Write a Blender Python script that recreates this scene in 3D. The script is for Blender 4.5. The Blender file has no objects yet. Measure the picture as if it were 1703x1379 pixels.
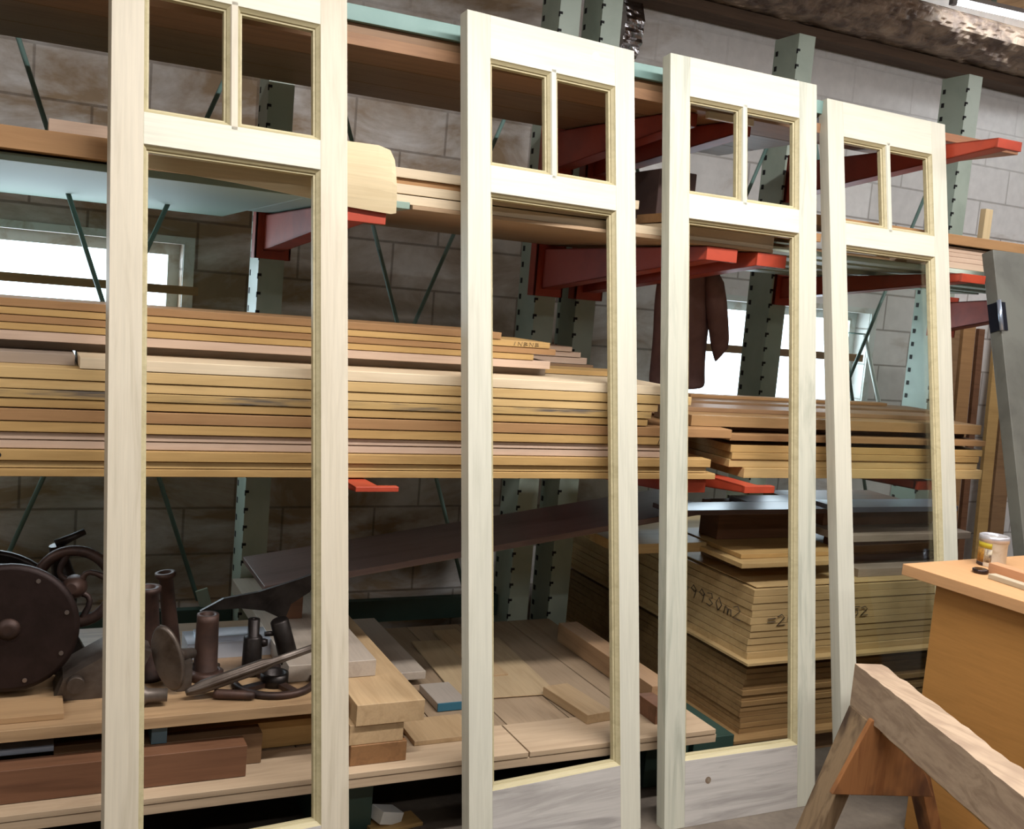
import bpy, bmesh, math, random
from mathutils import Vector, Matrix
random.seed(7)
S = bpy.context.scene
COL = S.collection
PI = math.pi

# ---------------------------------------------------------------- camera
W0, H0 = 1703, 1379
F_PX, PITCH, ROLL, YAW, HC = 1718.56, 0.1077, -0.0849, 0.4454, 1.5791
def basis():
    cy, sy = math.cos(YAW), math.sin(YAW)
    f = Vector((sy*math.cos(PITCH), cy*math.cos(PITCH), -math.sin(PITCH)))
    r = Vector((cy, -sy, 0)); u = r.cross(f)
    cr, sr = math.cos(ROLL), math.sin(ROLL)
    return cr*r - sr*u, sr*r + cr*u, f
CR, CU, CF = basis()
CO = Vector((0, 0, HC))
cam_d = bpy.data.cameras.new('camera'); cam = bpy.data.objects.new('camera', cam_d); COL.objects.link(cam)
cam_d.sensor_fit = 'HORIZONTAL'; cam_d.sensor_width = 36; cam_d.lens = F_PX/W0*36
cam_d.clip_start = 0.05; cam_d.clip_end = 200
m = Matrix((CR, CU, -CF)).transposed().to_4x4(); m.translation = CO
cam.matrix_world = m
S.camera = cam
def at(px, py, X=None, Y=None, Z=None):
    d = CF + CR*((px-W0/2)/F_PX) - CU*((py-H0/2)/F_PX)
    if X is not None: t = X/d.x
    elif Y is not None: t = Y/d.y
    else: t = (Z-HC)/d.z
    return CO + d*t

# ---------------------------------------------------------------- world, lamps, exposure
S.view_settings.view_transform = 'Standard'; S.view_settings.look = 'None'
S.view_settings.gamma = 1; S.view_settings.use_curve_mapping = False
S.view_settings.exposure = -0.12
wd = bpy.data.worlds.new('daylight'); S.world = wd; wd.use_nodes = True
bg = wd.node_tree.nodes['Background']; bg.inputs[0].default_value = (0.80, 0.92, 1.0, 1); bg.inputs[1].default_value = 5.0
def area(name, loc, size, energy, color, rot=(0, 0, 0)):
    l = bpy.data.lights.new(name, 'AREA'); l.shape = 'RECTANGLE'; l.size, l.size_y = size
    l.energy = energy; l.color = color
    o = bpy.data.objects.new(name, l); COL.objects.link(o); o.location = loc; o.rotation_euler = rot
    return o
LAMPC = (1.0, 0.98, 0.985)
area('lamp_row_front', (2.1, 1.50, 3.12), (3.6, 0.16), 175, LAMPC)
area('lamp_row_middle', (1.5, -1.2, 3.12), (4.8, 0.16), 75, LAMPC)
area('lamp_row_right', (5.6, 2.6, 3.12), (2.4, 0.16), 34, LAMPC)
area('lamp_row_wall', (5.25, 4.16, 3.24), (1.3, 0.03), 5, LAMPC)
area('lamp_row_left', (-2.4, 0.9, 3.12), (2.4, 0.16), 70, LAMPC)
def bulb(name, loc, energy):
    l = bpy.data.lights.new(name, 'POINT'); l.energy = energy; l.shadow_soft_size = .06; l.color = LAMPC
    o = bpy.data.objects.new(name, l); COL.objects.link(o); o.location = loc
for bx in (.6, 1.6, 2.6, 3.6): bulb('tube_glow', (bx, 1.50, 3.10), 9)      # light the tubes throw sideways and up
for bx in (-2.9, -1.9): bulb('tube_glow', (bx, .9, 3.10), 8)
for bx in (4.9, 6.2): bulb('tube_glow', (bx, 2.60, 3.10), 9)
for (xx, zz, sx, sz) in ((-0.3, 1.40, 1.7, .55), (3.75, 1.38, 1.1, .55)):      # daylight at the two windows
    area('window_daylight', (xx, 4.60, zz), (sx, sz), 18, (0.80, 0.91, 1.0), (-PI/2, 0, 0))

# ---------------------------------------------------------------- materials
def lin(c):
    if isinstance(c, str):
        c = [int(c[i:i+2], 16)/255 for i in (0, 2, 4)]
    return tuple((x/12.92 if x <= .04045 else ((x+.055)/1.055)**2.4) for x in c) + (1,)
def newmat(name):
    mt = bpy.data.materials.new(name); mt.use_nodes = True
    nt = mt.node_tree; return mt, nt, nt.nodes['Principled BSDF']
def N(nt, typ, **kw):
    n = nt.nodes.new(typ)
    for k, v in kw.items(): setattr(n, k, v)
    return n
def mapping(nt, scale, src='Object', rnd=True):
    tc = N(nt, 'ShaderNodeTexCoord'); mp = N(nt, 'ShaderNodeMapping'); mp.inputs['Scale'].default_value = scale
    if rnd:
        oi = N(nt, 'ShaderNodeObjectInfo'); ad = N(nt, 'ShaderNodeVectorMath', operation='ADD')
        ml = N(nt, 'ShaderNodeVectorMath', operation='SCALE'); cb = N(nt, 'ShaderNodeCombineXYZ')
        nt.links.new(oi.outputs['Random'], cb.inputs[0]); nt.links.new(oi.outputs['Random'], cb.inputs[1]); nt.links.new(oi.outputs['Random'], cb.inputs[2])
        nt.links.new(cb.outputs[0], ml.inputs[0]); ml.inputs['Scale'].default_value = 37.0
        nt.links.new(tc.outputs[src], ad.inputs[0]); nt.links.new(ml.outputs[0], ad.inputs[1]); nt.links.new(ad.outputs[0], mp.inputs[0])
    else:
        nt.links.new(tc.outputs[src], mp.inputs[0])
    return mp.outputs[0]
def ramp(nt, fac, stops):
    r = N(nt, 'ShaderNodeValToRGB'); cr = r.color_ramp
    while len(cr.elements) < len(stops): cr.elements.new(0.5)
    for e, (p, c) in zip(cr.elements, stops): e.position = p; e.color = c
    nt.links.new(fac, r.inputs[0]); return r.outputs[0]
def noise(nt, vec, scale, detail=4, rough=.55, dist=0):
    n = N(nt, 'ShaderNodeTexNoise'); n.inputs['Scale'].default_value = scale; n.inputs['Detail'].default_value = detail
    n.inputs['Roughness'].default_value = rough; n.inputs['Distortion'].default_value = dist
    nt.links.new(vec, n.inputs['Vector']); return n.outputs[0]
def mix(nt, a, b, fac, mode='MIX'):
    x = N(nt, 'ShaderNodeMix', data_type='RGBA', blend_type=mode)
    for s, v in ((6, a), (7, b), (0, fac)):
        if isinstance(v, (tuple, float, int)): x.inputs[s].default_value = v
        else: nt.links.new(v, x.inputs[s])
    return x.outputs[2]
def bump(nt, bs, h, strength=.2, dist=.002):
    b = N(nt, 'ShaderNodeBump'); b.inputs['Strength'].default_value = strength; b.inputs['Distance'].default_value = dist
    nt.links.new(h, b.inputs['Height']); nt.links.new(b.outputs[0], bs.inputs['Normal'])
WC = {}
def wood(base, dark, axis='x', rough=.55, streak=.5, spec=.35, var=.10, stain=None):
    """plank with grain along a local axis"""
    key = (base, dark, axis, rough, streak, stain)
    if key in WC: return WC[key]
    mt, nt, bs = newmat('wood_'+base+axis)
    sc = {'x': (1.3, 14, 14), 'y': (14, 1.3, 14), 'z': (14, 14, 1.3)}[axis]
    v = mapping(nt, sc)
    n1 = noise(nt, v, 1.6, 6, .6, 1.2)
    sc2 = {'x': (3, 90, 90), 'y': (90, 3, 90), 'z': (90, 90, 3)}[axis]
    v2 = mapping(nt, sc2); n2 = noise(nt, v2, 1.5, 3, .6)
    c = ramp(nt, n1, [(.30, lin(dark)), (.52, lin(base)), (.8, lin(base))])
    c = mix(nt, lin(base), c, streak)
    g = ramp(nt, n2, [(.3, (.86, .86, .86, 1)), (.7, (1.06, 1.06, 1.06, 1))])
    c = mix(nt, c, g, .6, 'MULTIPLY')
    oi = N(nt, 'ShaderNodeObjectInfo'); vr = N(nt, 'ShaderNodeMapRange'); vr.inputs[3].default_value = 1-var; vr.inputs[4].default_value = 1+var*.6
    nt.links.new(oi.outputs['Random'], vr.inputs[0])
    c = mix(nt, c, vr.outputs[0], 1.0, 'MULTIPLY')
    if stain:
        v3 = mapping(nt, {'x': (3, 6, 30), 'y': (6, 3, 30), 'z': (6, 6, 3)}[axis]); n3 = noise(nt, v3, 1.5, 3)
        s = ramp(nt, n3, [(.5, (0, 0, 0, 1)), (.66, (1, 1, 1, 1))])
        c = mix(nt, c, lin(stain), s)
    nt.links.new(c, bs.inputs['Base Color']); bs.inputs['Roughness'].default_value = rough
    bs.inputs['Specular IOR Level'].default_value = spec
    bump(nt, bs, n2, .12, .001)
    WC[key] = mt; return mt
def plain(name, base, rough=.5, metal=0.0, dirt=None, dscale=8, damt=(.45, .65), bumpy=0, spec=.5):
    mt, nt, bs = newmat(name)
    bs.inputs['Roughness'].default_value = rough; bs.inputs['Metallic'].default_value = metal; bs.inputs['Specular IOR Level'].default_value = spec
    v = mapping(nt, (1, 1, 1))
    if dirt:
        n = noise(nt, v, dscale, 6, .6, .4)
        c = ramp(nt, n, [(damt[0], lin(base)), (damt[1], lin(dirt))]); nt.links.new(c, bs.inputs['Base Color'])
    else: bs.inputs['Base Color'].default_value = lin(base)
    if bumpy: bump(nt, bs, noise(nt, v, dscale*4, 4), bumpy, .003)
    return mt
def emis(name, col, st):
    mt, nt, bs = newmat(name); bs.inputs['Base Color'].default_value = lin(col)
    bs.inputs['Emission Color'].default_value = lin(col); bs.inputs['Emission Strength'].default_value = st; return mt

POP = ('c2bfae', 'adab98')                 # fresh poplar of the doors
def poplar(ax): return wood(POP[0], POP[1], ax, .5, .45, .3, .03)
def popfig(ax): return wood('b4afa8', '88837e', ax, .5, .8, .3, .03)
TEAL = plain('green_rack_paint', 'a3b0a2', .42, 0, '8c9a8c', 5, (.45, .8))
TEALD = plain('shaded_rack_green', '2f463d', .5, 0, '26382f', 6, (.4, .8))  # rack green darkened: shadow around the feet is put into the colour
TEALB = plain('teal_board_paint', '7a978f', .5, 0, '688880', 6, (.4, .8))
RED = plain('red_arm_paint', 'a33c24', .5, 0, '7f2a1a', 6, (.45, .75))
BLACK = plain('slot_black', '0c0c0e', .8)
STEEL = plain('rod_steel', '68837c', .45)
RUST = plain('rusty_iron', '2e201c', .55, .55, '241712', 14, (.4, .65), .3)
RUSTB = plain('brown_iron', '4a342a', .55, .4, '281c18', 10, (.4, .65), .3)
IRON = plain('dark_iron', '37322f', .42, .75, '221c1a', 12, (.4, .65), .25)
IRONG = plain('grey_iron', '6b6158', .45, .6, '4a3e35', 9, (.4, .65), .2)
SHEETG = plain('pale_green_sheet', '869a8c', .65)
WHITEP = plain('white_paint', 'dcdcd6', .5)
CONC = None

# ---------------------------------------------------------------- mesh helpers
class MB:
    def __init__(s): s.bm = bmesh.new()
    def box(s, a, b, mi=0, rot=None, piv=None):
        a, b = Vector(a), Vector(b)
        vs = [s.bm.verts.new((x, y, z)) for z in (a.z, b.z) for y in (a.y, b.y) for x in (a.x, b.x)]
        if rot:
            c = Vector(piv) if piv else (a+b)/2
            for v in vs: v.co = rot @ (v.co-c) + c
        for f in ((0, 2, 3, 1), (4, 5, 7, 6), (0, 1, 5, 4), (2, 6, 7, 3), (0, 4, 6, 2), (1, 3, 7, 5)):
            s.bm.faces.new([vs[i] for i in f]).material_index = mi
        return s
    def prism(s, prof, d, origin=(0, 0, 0), u=(1, 0, 0), v=(0, 1, 0), mi=0, alt=()):
        """closed polygon prof (u,v) swept by the vector d"""
        o, u, v, d = Vector(origin), Vector(u), Vector(v), Vector(d)
        A = [s.bm.verts.new(o+u*p[0]+v*p[1]) for p in prof]; B = [s.bm.verts.new(o+u*p[0]+v*p[1]+d) for p in prof]
        n = len(prof)
        for i in range(n):
            s.bm.faces.new((A[i], A[(i+1) % n], B[(i+1) % n], B[i])).material_index = 1 if i in alt else mi
        s.bm.faces.new(A[::-1]).material_index = mi; s.bm.faces.new(B).material_index = mi
        return s
    def rings(s, rs, closed=False, cap=True, mi=0):
        R = [[s.bm.verts.new(p) for p in r] for r in rs]; n = len(R[0])
        for i in range(len(R)-(0 if closed else 1)):
            a, b = R[i], R[(i+1) % len(R)]
            for j in range(n): 
                f = s.bm.faces.new((a[j], a[(j+1) % n], b[(j+1) % n], b[j])); f.material_index = mi; f.smooth = True
        if cap and not closed:
            s.bm.faces.new(R[0][::-1]).material_index = mi; s.bm.faces.new(R[-1]).material_index = mi
        return s
    def tube(s, pts, rad, n=10, closed=False, mi=0):
        pts = [Vector(p) for p in pts]; rs = []
        if not isinstance(rad, (list, tuple)): rad = [rad]*len(pts)
        prev = None
        for i, p in enumerate(pts):
            if closed: t = pts[(i+1) % len(pts)]-pts[i-1]
            else: t = pts[min(i+1, len(pts)-1)]-pts[max(i-1, 0)]
            t.normalize()
            if prev is None: a = t.orthogonal().normalized()
            else: a = (prev-t*prev.dot(t)).normalized()
            prev = a; b = t.cross(a)
            rs.append([p+(a*math.cos(2*PI*k/n)+b*math.sin(2*PI*k/n))*rad[i] for k in range(n)])
        return s.rings(rs, closed, mi=mi)
    def lathe(s, prof, base, axis, n=28, mi=0):
        """prof: (radius, height) list along axis from base; ends capped, or closed ring if last==first"""
        base, ax = Vector(base), Vector(axis).normalized(); a = ax.orthogonal().normalized(); b = ax.cross(a)
        closed = prof[0] == prof[-1]
        pr = prof[:-1] if closed else prof
        rs = [[base+ax*h+(a*math.cos(2*PI*k/n)+b*math.sin(2*PI*k/n))*r for k in range(n)] for r, h in pr]
        return s.rings(rs, closed, mi=mi)
    def build(s, name, mats, parent=None, bevel=0, origin=None, smooth=False):
        bmesh.ops.recalc_face_normals(s.bm, faces=s.bm.faces)
        if origin is None and parent is None:
            cs = [v.co for v in s.bm.verts]
            lo = Vector([min(c[i] for c in cs) for i in range(3)]); hi = Vector([max(c[i] for c in cs) for i in range(3)])
            origin = Vector(((lo.x+hi.x)/2, (lo.y+hi.y)/2, lo.z))
        if origin is not None:
            bmesh.ops.translate(s.bm, verts=s.bm.verts, vec=-Vector(origin))
        if smooth:
            for f in s.bm.faces: f.smooth = True
        me = bpy.data.meshes.new(name); s.bm.to_mesh(me); s.bm.free()
        o = bpy.data.objects.new(name, me); COL.objects.link(o)
        for mt in (mats if isinstance(mats, (list, tuple)) else [mats]): me.materials.append(mt)
        if origin is not None: o.location = origin
        if parent is not None: o.parent = parent
        if bevel:
            b = o.modifiers.new('bevel', 'BEVEL'); b.width = bevel; b.segments = 2; b.limit_method = 'ANGLE'; b.angle_limit = .7
            w = o.modifiers.new('wn', 'WEIGHTED_NORMAL')
        return o
def tag(o, label, cat, group=None, kind=None):
    if label: o['label'] = label
    if cat: o['category'] = cat
    if group: o['group'] = group
    if kind: o['kind'] = kind
    return o
def empty(name, loc, label, cat, group=None, rot=(0, 0, 0)):
    o = bpy.data.objects.new(name, None); COL.objects.link(o); o.location = loc; o.rotation_euler = rot; o.empty_display_size = .1
    return tag(o, label, cat, group)
def struct(name, mb, mat, bevel=0):
    o = mb.build(name, mat, bevel=bevel, origin=(0, 0, 0)); o['kind'] = 'structure'; return o

# ---------------------------------------------------------------- room shell
CEIL = 3.46; WY = 4.45
def block_wall_mat():
    mt, nt, bs = newmat('painted_block_wall')
    tc = N(nt, 'ShaderNodeTexCoord'); sp = N(nt, 'ShaderNodeSeparateXYZ'); nt.links.new(tc.outputs['Object'], sp.inputs[0])
    cb = N(nt, 'ShaderNodeCombineXYZ'); nt.links.new(sp.outputs[0], cb.inputs[0]); nt.links.new(sp.outputs[2], cb.inputs[1])
    br = N(nt, 'ShaderNodeTexBrick'); br.inputs['Scale'].default_value = 1.0; br.inputs['Brick Width'].default_value = .42
    br.inputs['Row Height'].default_value = .20; br.inputs['Mortar Size'].default_value = .007; br.inputs['Mortar Smooth'].default_value = .6
    br.inputs['Color1'].default_value = (1, 1, 1, 1); br.inputs['Color2'].default_value = (.94, .94, .94, 1); br.inputs['Mortar'].default_value = (.52, .50, .48, 1)
    nt.links.new(cb.outputs[0], br.inputs['Vector'])
    mp = N(nt, 'ShaderNodeMapping'); mp.inputs['Scale'].default_value = (1, 1, 2.4); nt.links.new(tc.outputs['Object'], mp.inputs[0])
    n1 = noise(nt, mp.outputs[0], 1.7, 8, .62, .6)
    # old stains sit on the lower left of this wall; the upper right was repainted
    mx = N(nt, 'ShaderNodeMapRange'); mx.inputs[1].default_value = 1.6; mx.inputs[2].default_value = 3.4; mx.inputs[3].default_value = .14; mx.inputs[4].default_value = -.14
    nt.links.new(sp.outputs[0], mx.inputs[0])
    ad = N(nt, 'ShaderNodeMath', operation='ADD'); nt.links.new(n1, ad.inputs[0]); nt.links.new(mx.outputs[0], ad.inputs[1])
    dirt = ramp(nt, ad.outputs[0], [(.46, (0, 0, 0, 1)), (.72, (1, 1, 1, 1))])
    base = mix(nt, lin('dcd9d6'), lin('957e63'), dirt)
    n2 = noise(nt, tc.outputs['Object'], 18, 5)
    g = ramp(nt, n2, [(.3, (.88, .88, .88, 1)), (.7, (1.04, 1.04, 1.04, 1))])
    c = mix(nt, base, g, .8, 'MULTIPLY'); 
    mz = N(nt, 'ShaderNodeMapRange'); mz.inputs[1].default_value = 2.2; mz.inputs[2].default_value = 2.9; mz.inputs[3].default_value = 1.0; mz.inputs[4].default_value = .12
    nt.links.new(sp.outputs[2], mz.inputs[0])
    c = mix(nt, c, br.outputs[0], mz.outputs[0], 'MULTIPLY')
    nt.links.new(c, bs.inputs['Base Color']); bs.inputs['Roughness'].default_value = .75
    bump(nt, bs, br.outputs[0], .5, .006)
    return mt
BLOCK = block_wall_mat()
XL, XR, YF = -4.0, 9.0, -4.5
win = [(-1.25, 0.575, 1.10, 1.70), (3.05, 4.30, 1.085, 1.685)]
mb = MB()
xs = XL
for (a, b, z0, z1) in win:
    mb.box((xs, WY, 0), (a, WY+.22, CEIL)); mb.box((a, WY, 0), (b, WY+.22, z0)); mb.box((a, WY, z1), (b, WY+.22, CEIL)); xs = b
mb.box((xs, WY, 0), (XR, WY+.22, CEIL))
struct('wall_back', mb, BLOCK)
WPL = plain('side_wall_paint', 'b9b3a6', .8, 0, '8f8675', 2)
struct('wall_left', MB().box((XL-.2, YF, 0), (XL, WY+.2, CEIL)), WPL)
struct('wall_right', MB().box((XR, YF, 0), (XR+.2, WY+.2, CEIL)), WPL)
struct('wall_front', MB().box((XL, YF-.2, 0), (XR, YF, CEIL)), WPL)
def floor_mat():
    mt, nt, bs = newmat('dusty_concrete')
    v = mapping(nt, (1, 1, 1), rnd=False)
    a = noise(nt, v, 2.2, 8, .6); b = noise(nt, v, 40, 4)
    c = ramp(nt, a, [(.3, lin('3a332b')), (.55, lin('5c5247')), (.75, lin('73685a'))])
    g = ramp(nt, b, [(.35, (.8, .8, .8, 1)), (.7, (1.1, 1.1, 1.1, 1))]); c = mix(nt, c, g, .6, 'MULTIPLY')
    nt.links.new(c, bs.inputs['Base Color']); bs.inputs['Roughness'].default_value = .8; bump(nt, bs, b, .3, .003); return mt
struct('floor', MB().box((XL, YF, -.1), (XR, WY, 0)), floor_mat())
CEILM = wood('9c7d5c', '6a5038', 'y', .8, .7, .2, .05)
mb = MB(); x = XL
while x < XR:
    mb.box((x, YF, CEIL), (min(x+.295, XR), WY+.22, CEIL+.04)); x += .3
mb.box((XL, YF, CEIL+.04), (XR, WY+.22, CEIL+.06))
struct('ceiling', mb, CEILM)

# windows: frame, bars, glass
def glass_mat(name, tint=(.96, .99, 1, 1), glo=.10):
    mt = bpy.data.materials.new(name); mt.use_nodes = True; nt = mt.node_tree; nt.nodes.clear()
    out = N(nt, 'ShaderNodeOutputMaterial'); tr = N(nt, 'ShaderNodeBsdfTransparent'); gl = N(nt, 'ShaderNodeBsdfGlossy'); mx = N(nt, 'ShaderNodeMixShader'); fr = N(nt, 'ShaderNodeLayerWeight')
    tr.inputs[0].default_value = tint; gl.inputs['Roughness'].default_value = .03; fr.inputs[0].default_value = .5
    pw = N(nt, 'ShaderNodeMath', operation='POWER'); pw.inputs[1].default_value = 3.0; ad = N(nt, 'ShaderNodeMath', operation='ADD'); ad.inputs[1].default_value = glo*.5
    nt.links.new(fr.outputs[1], pw.inputs[0]); nt.links.new(pw.outputs[0], ad.inputs[0]); nt.links.new(ad.outputs[0], mx.inputs[0]); nt.links.new(tr.outputs[0], mx.inputs[1]); nt.links.new(gl.outputs[0], mx.inputs[2]); nt.links.new(mx.outputs[0], out.inputs[0]); return mt
GLASS = glass_mat('window_glass')
FRW = plain('window_frame_paint', 'cfd6d2', .55, 0, '9a8a70', 9, (.5, .75))
for i, (a, b, z0, z1) in enumerate(win):
    mb = MB(); t = .045; y0, y1 = WY+.10, WY+.16
    mb.box((a, y0, z0), (a+t, y1, z1)).box((b-t, y0, z0), (b, y1, z1)).box((a+t, y0, z0), (b-t, y1, z0+t)).box((a+t, y0, z1-t), (b-t, y1, z1))
    for q in ((a+b)/2-(.09 if i == 0 else .0),):
        mb.box((q-.012, y0+.01, z0+t), (q+.012, y1-.01, z1-t))
    w = struct('window_%d' % (i+1), mb, FRW)
    sl = MB().box((a-.05, WY-.03, z0-.05), (b+.05, WY+.10, z0)); o = sl.build('window_sill', FRW, w)
    hd = MB().box((a-.02, WY-.012, z1), (b+.045, WY-.001, z1+.03)).box((b+.002, WY-.012, z0), (b+.045, WY-.001, z1)); o = hd.build('window_casing', FRW, w)
    g = MB().box((a+t, y0+.028, z0+t), (b-t, y0+.032, z1-t)); g.build('glass', GLASS, w)

# ---------------------------------------------------------------- the four doors
DW, DS, DTR, DWH, DMR, DBR, DT, DH = .6052, .0761, .1279, .3147, .0789, .2051, .0434, 2.44
BEAD = wood('b3a884', '958b68', 'x', .5, .5, .3, .03)
EA = (1, 2, 3, 4, 5); DA = (0, 1, 2, 3, 4, 9, 10, 11, 12, 13)
DGLASS = glass_mat('door_glass', (.93, .95, .93, 1))
PROF = [(0, 0), (.002, .005), (.0095, .012), (.0095, .016), (.015, .017), (.015, .033), (0, .033)]   # moulded inner edge: (in, back)
def edge_prof(w):
    """cross-section of a member of width w whose inner edge is at +w"""
    return [(0, 0)] + [(w+p, q) for p, q in PROF] + [(w, DT), (0, DT)]
def dbl_prof(w):
    r = [(w+p, q) for p, q in PROF] + [(w, DT)]
    l = [(-p, q) for p, q in PROF] + [(0, DT)]
    return r + l[::-1]
def make_door(x, y, yaw, lean, label, glazed=False, stiles=None):
    d = empty('door_leaf', (x, y, 0), label, 'door', 'four tall unfinished doors leaning in a row', (-lean, 0, yaw))
    pv, ph, pf = poplar('z'), wood('c9c6b4', 'b5b39f', 'x', .5, .4, .3, .03), popfig('x')  # rails paler than stiles: their stronger sheen is put into the colour
    if stiles: pv = wood(stiles[0], stiles[1], 'z', .5, .8, .3, .03)
    def part(mb, name, mat, lab=None):
        o = mb.build(name, [mat, BEAD], d, bevel=.0010)
        if lab: o['label'] = lab
        return o
    cx = lambda o, c: o
    s, W, H = DS, DW, DH
    part(MB().prism(edge_prof(s), (0, 0, H), alt=EA), 'stile', pv)
    part(MB().prism([(W-p, q) for p, q in edge_prof(s)], (0, 0, H), alt=EA), 'stile', pv)
    z = H-DTR
    part(MB().prism([(H-p, q) for p, q in edge_prof(DTR)], (W-2*s, 0, 0), (s, 0, 0), (0, 0, 1), (0, 1, 0), alt=EA), 'top_rail', ph)
    part(MB().prism(edge_prof(DBR), (W-2*s, 0, 0), (s, 0, 0), (0, 0, 1), (0, 1, 0), alt=EA), 'bottom_rail', pf, 'broad bottom rail with dark swirling grain')
    zm = H-DTR-DWH-DMR
    part(MB().prism(dbl_prof(DMR), (W-2*s, 0, 0), (s, 0, zm), (0, 0, 1), (0, 1, 0), alt=DA), 'middle_rail', ph)
    mw = .017
    part(MB().prism(dbl_prof(mw), (0, 0, DWH+.02), (W/2-mw/2-.004, 0, zm+DMR-.01), (1, 0, 0), (0, 1, 0), alt=DA), 'muntin', pv)
    if glazed:
        part(MB().box((s, .031, DBR), (W-s, .034, zm)), 'glass_pane', DGLASS, 'clear glass pane in the tall lower opening')
    return d
make_door(.2069, 2.3655, .1018, .1827, 'leftmost tall pale door, in front of the rusty machine parts', False, ('c1b7a2', 'b0a58f'))
make_door(1.1651, 2.4661, .1037, .1703, 'second tall pale door from the left, with a white dot near its top right corner')
make_door(1.8318, 2.495, .0121, .1617, 'third tall pale door, with a dark knot in its bottom rail', False, ('bab9a8', '97998a'))
make_door(2.5753, 2.5197, .0355, .1912, 'farthest and rightmost tall pale door, behind the sawhorse and bench corner', True)
# white paper dot on door 2
_d = [o for o in bpy.data.objects if o.name.startswith('door_leaf')][1]
o = MB().lathe([(.013, 0), (.013, .0006)], (.455, -.0006, 2.392), (0, 1, 0), 20).build('sticker', plain('white_dot', 'f4f4f0', .4), _d)
o['label'] = 'round white dot'
# knot on the third door
_d = [o for o in bpy.data.objects if o.name.startswith('door_leaf')][2]
mb = MB(); mb.lathe([(.011, 0), (.011, .0004)], (.165, -.0004, .135), (0, 1, 0), 14)
mb.build('knot', plain('knot_brown', '6d5a48', .6, 0, '8a8070', 60), _d)

# ---------------------------------------------------------------- cantilever rack
rack = empty('lumber_rack', (2.0, 3.88, 0), 'green steel cantilever lumber rack with red arms along the block wall', 'rack')
def rp(mb, name, mat, bevel=.002, label=None):
    o = mb.build(name, mat, rack, bevel=bevel)
    o.data.transform(Matrix.Translation(-rack.location))
    if label: o['label'] = label
    return o
UPX = [-.36, .80, 1.92, 2.11, 3.11, 4.166]
UW, UY0, UY1 = .092, 3.80, 3.965
for i, ux in enumerate(UPX):
    top = 2.87 if i > 3 else 2.95
    mb = MB(); a, b = ux-UW/2, ux+UW/2; t = .006
    mb.box((a, UY0, .12), (a+t, UY1, top)).box((b-t, UY0, .12), (b, UY1, top)).box((a+t, UY0, .12), (b-t, UY0+t, top)).box((a+t, UY1-t, .12), (b-t, UY1, top))
    z = .20
    while z < top-.03:
        for (ea, sg) in ((a, 1),):
            mb.box((min(ea, ea+sg*.013), UY0-.0012, z), (max(ea, ea+sg*.013), UY0+.002, z+.010), 1)
            mb.box((ea-.0012 if sg > 0 else ea-.002, UY0-.001, z-.010), (ea+.002 if sg > 0 else ea+.0012, UY0+.007, z+.010), 1)
        mb.box((a-.0012, UY1-.030, z), (a+.002, UY1-.012, z+.022), 1)
        z += .0665
    rp(mb, 'upright', [TEAL, BLACK], 0)
    # base foot
    mb = MB(); fh = .15 if i < 4 else .074
    mb.box((ux+.0, 2.76, 0), (ux+.17, 3.96, fh)); mb.box((ux-.02, 3.70, 0), (ux+.19, 4.0, fh-.005))
    rp(mb, 'base_foot', TEALD)
def arm(p0, p1, h0=.17, h1=.05, w=.07, lip=.055, label=None):
    """from the upright (p0: centre bottom of the arm) to the tip p1; top edge flat-ish"""
    p0, p1 = Vector(p0), Vector(p1); d = (p1-p0); L = d.length
    side = Vector((0, 0, 1)).cross(d).normalized()*-1; side.z = 0; side.normalize()
    up = Vector((0, 0, 1)); o = p0-side*(w/2); t = .006
    prof = [(0, 0), (1, 0)]
    mb = MB()
    prf = [p0, p1, p1+up*h1, p0+up*h0]
    def web(off):
        A = [q+side*off for q in prf]; B = [q+side*(off+t) for q in prf]
        va = [mb.bm.verts.new(q) for q in A]; vb = [mb.bm.verts.new(q) for q in B]
        for i in range(4): mb.bm.faces.new((va[i], va[(i+1) % 4], vb[(i+1) % 4], vb[i]))
        mb.bm.faces.new(va[::-1]); mb.bm.faces.new(vb)
    web(-w/2); web(w/2-t)
    def fl(q0, q1, thick):
        A = [q0-side*w/2, q0+side*w/2, q0+side*w/2+up*thick, q0-side*w/2+up*thick]; e = q1-q0
        va = [mb.bm.verts.new(q) for q in A]; vb = [mb.bm.verts.new(q+e) for q in A]
        for i in range(4): mb.bm.faces.new((va[i], va[(i+1) % 4], vb[(i+1) % 4], vb[i]))
        mb.bm.faces.new(va[::-1]); mb.bm.faces.new(vb)
    fl(p0+up*h0-up*t, p1+up*h1-up*t, t)
    fl(p0, p1, t)
    fl(p1-d.normalized()*.006, p1, h1)
    if lip:
        e = p1+side*(1 if side.x > 0 else -1)*0; mb.box((e.x-w/2, e.y-.012, e.z), (e.x+w/2+lip, e.y+.012, e.z+h1))
    # clamp plate hugging the upright
    c = p0; mb.box((c.x-.065, UY0-.012, c.z-.03), (c.x+.065, UY0-.002, c.z+h0+.03)); 
    mb.box((c.x-.065, UY0-.012, c.z-.03), (c.x-.057, UY0+.05, c.z+h0+.03)); mb.box((c.x+.057, UY0-.012, c.z-.03), (c.x+.065, UY0+.05, c.z+h0+.03))
    return rp(mb, 'arm', RED, .0015, label or 'red tapered arm')
# level 3 (about 1.8 m)
arm((.80, 3.79, 1.69), (.83, 2.88, 1.768), .125, .05)
arm((1.925, 3.79, 1.645), (2.08, 2.90, 1.775), .16, .045)
arm((2.115, 3.79, 1.645), (2.29, 2.90, 1.775), .16, .045)
arm((3.14, 3.79, 1.70), (3.23, 2.87, 1.80), .095, .032)
arm((4.17, 3.79, 1.62), (4.17, 2.97, 1.79), .14, .035)
arm((-.36, 3.79, 1.69), (-.36, 2.88, 1.768), .125, .05)
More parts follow.
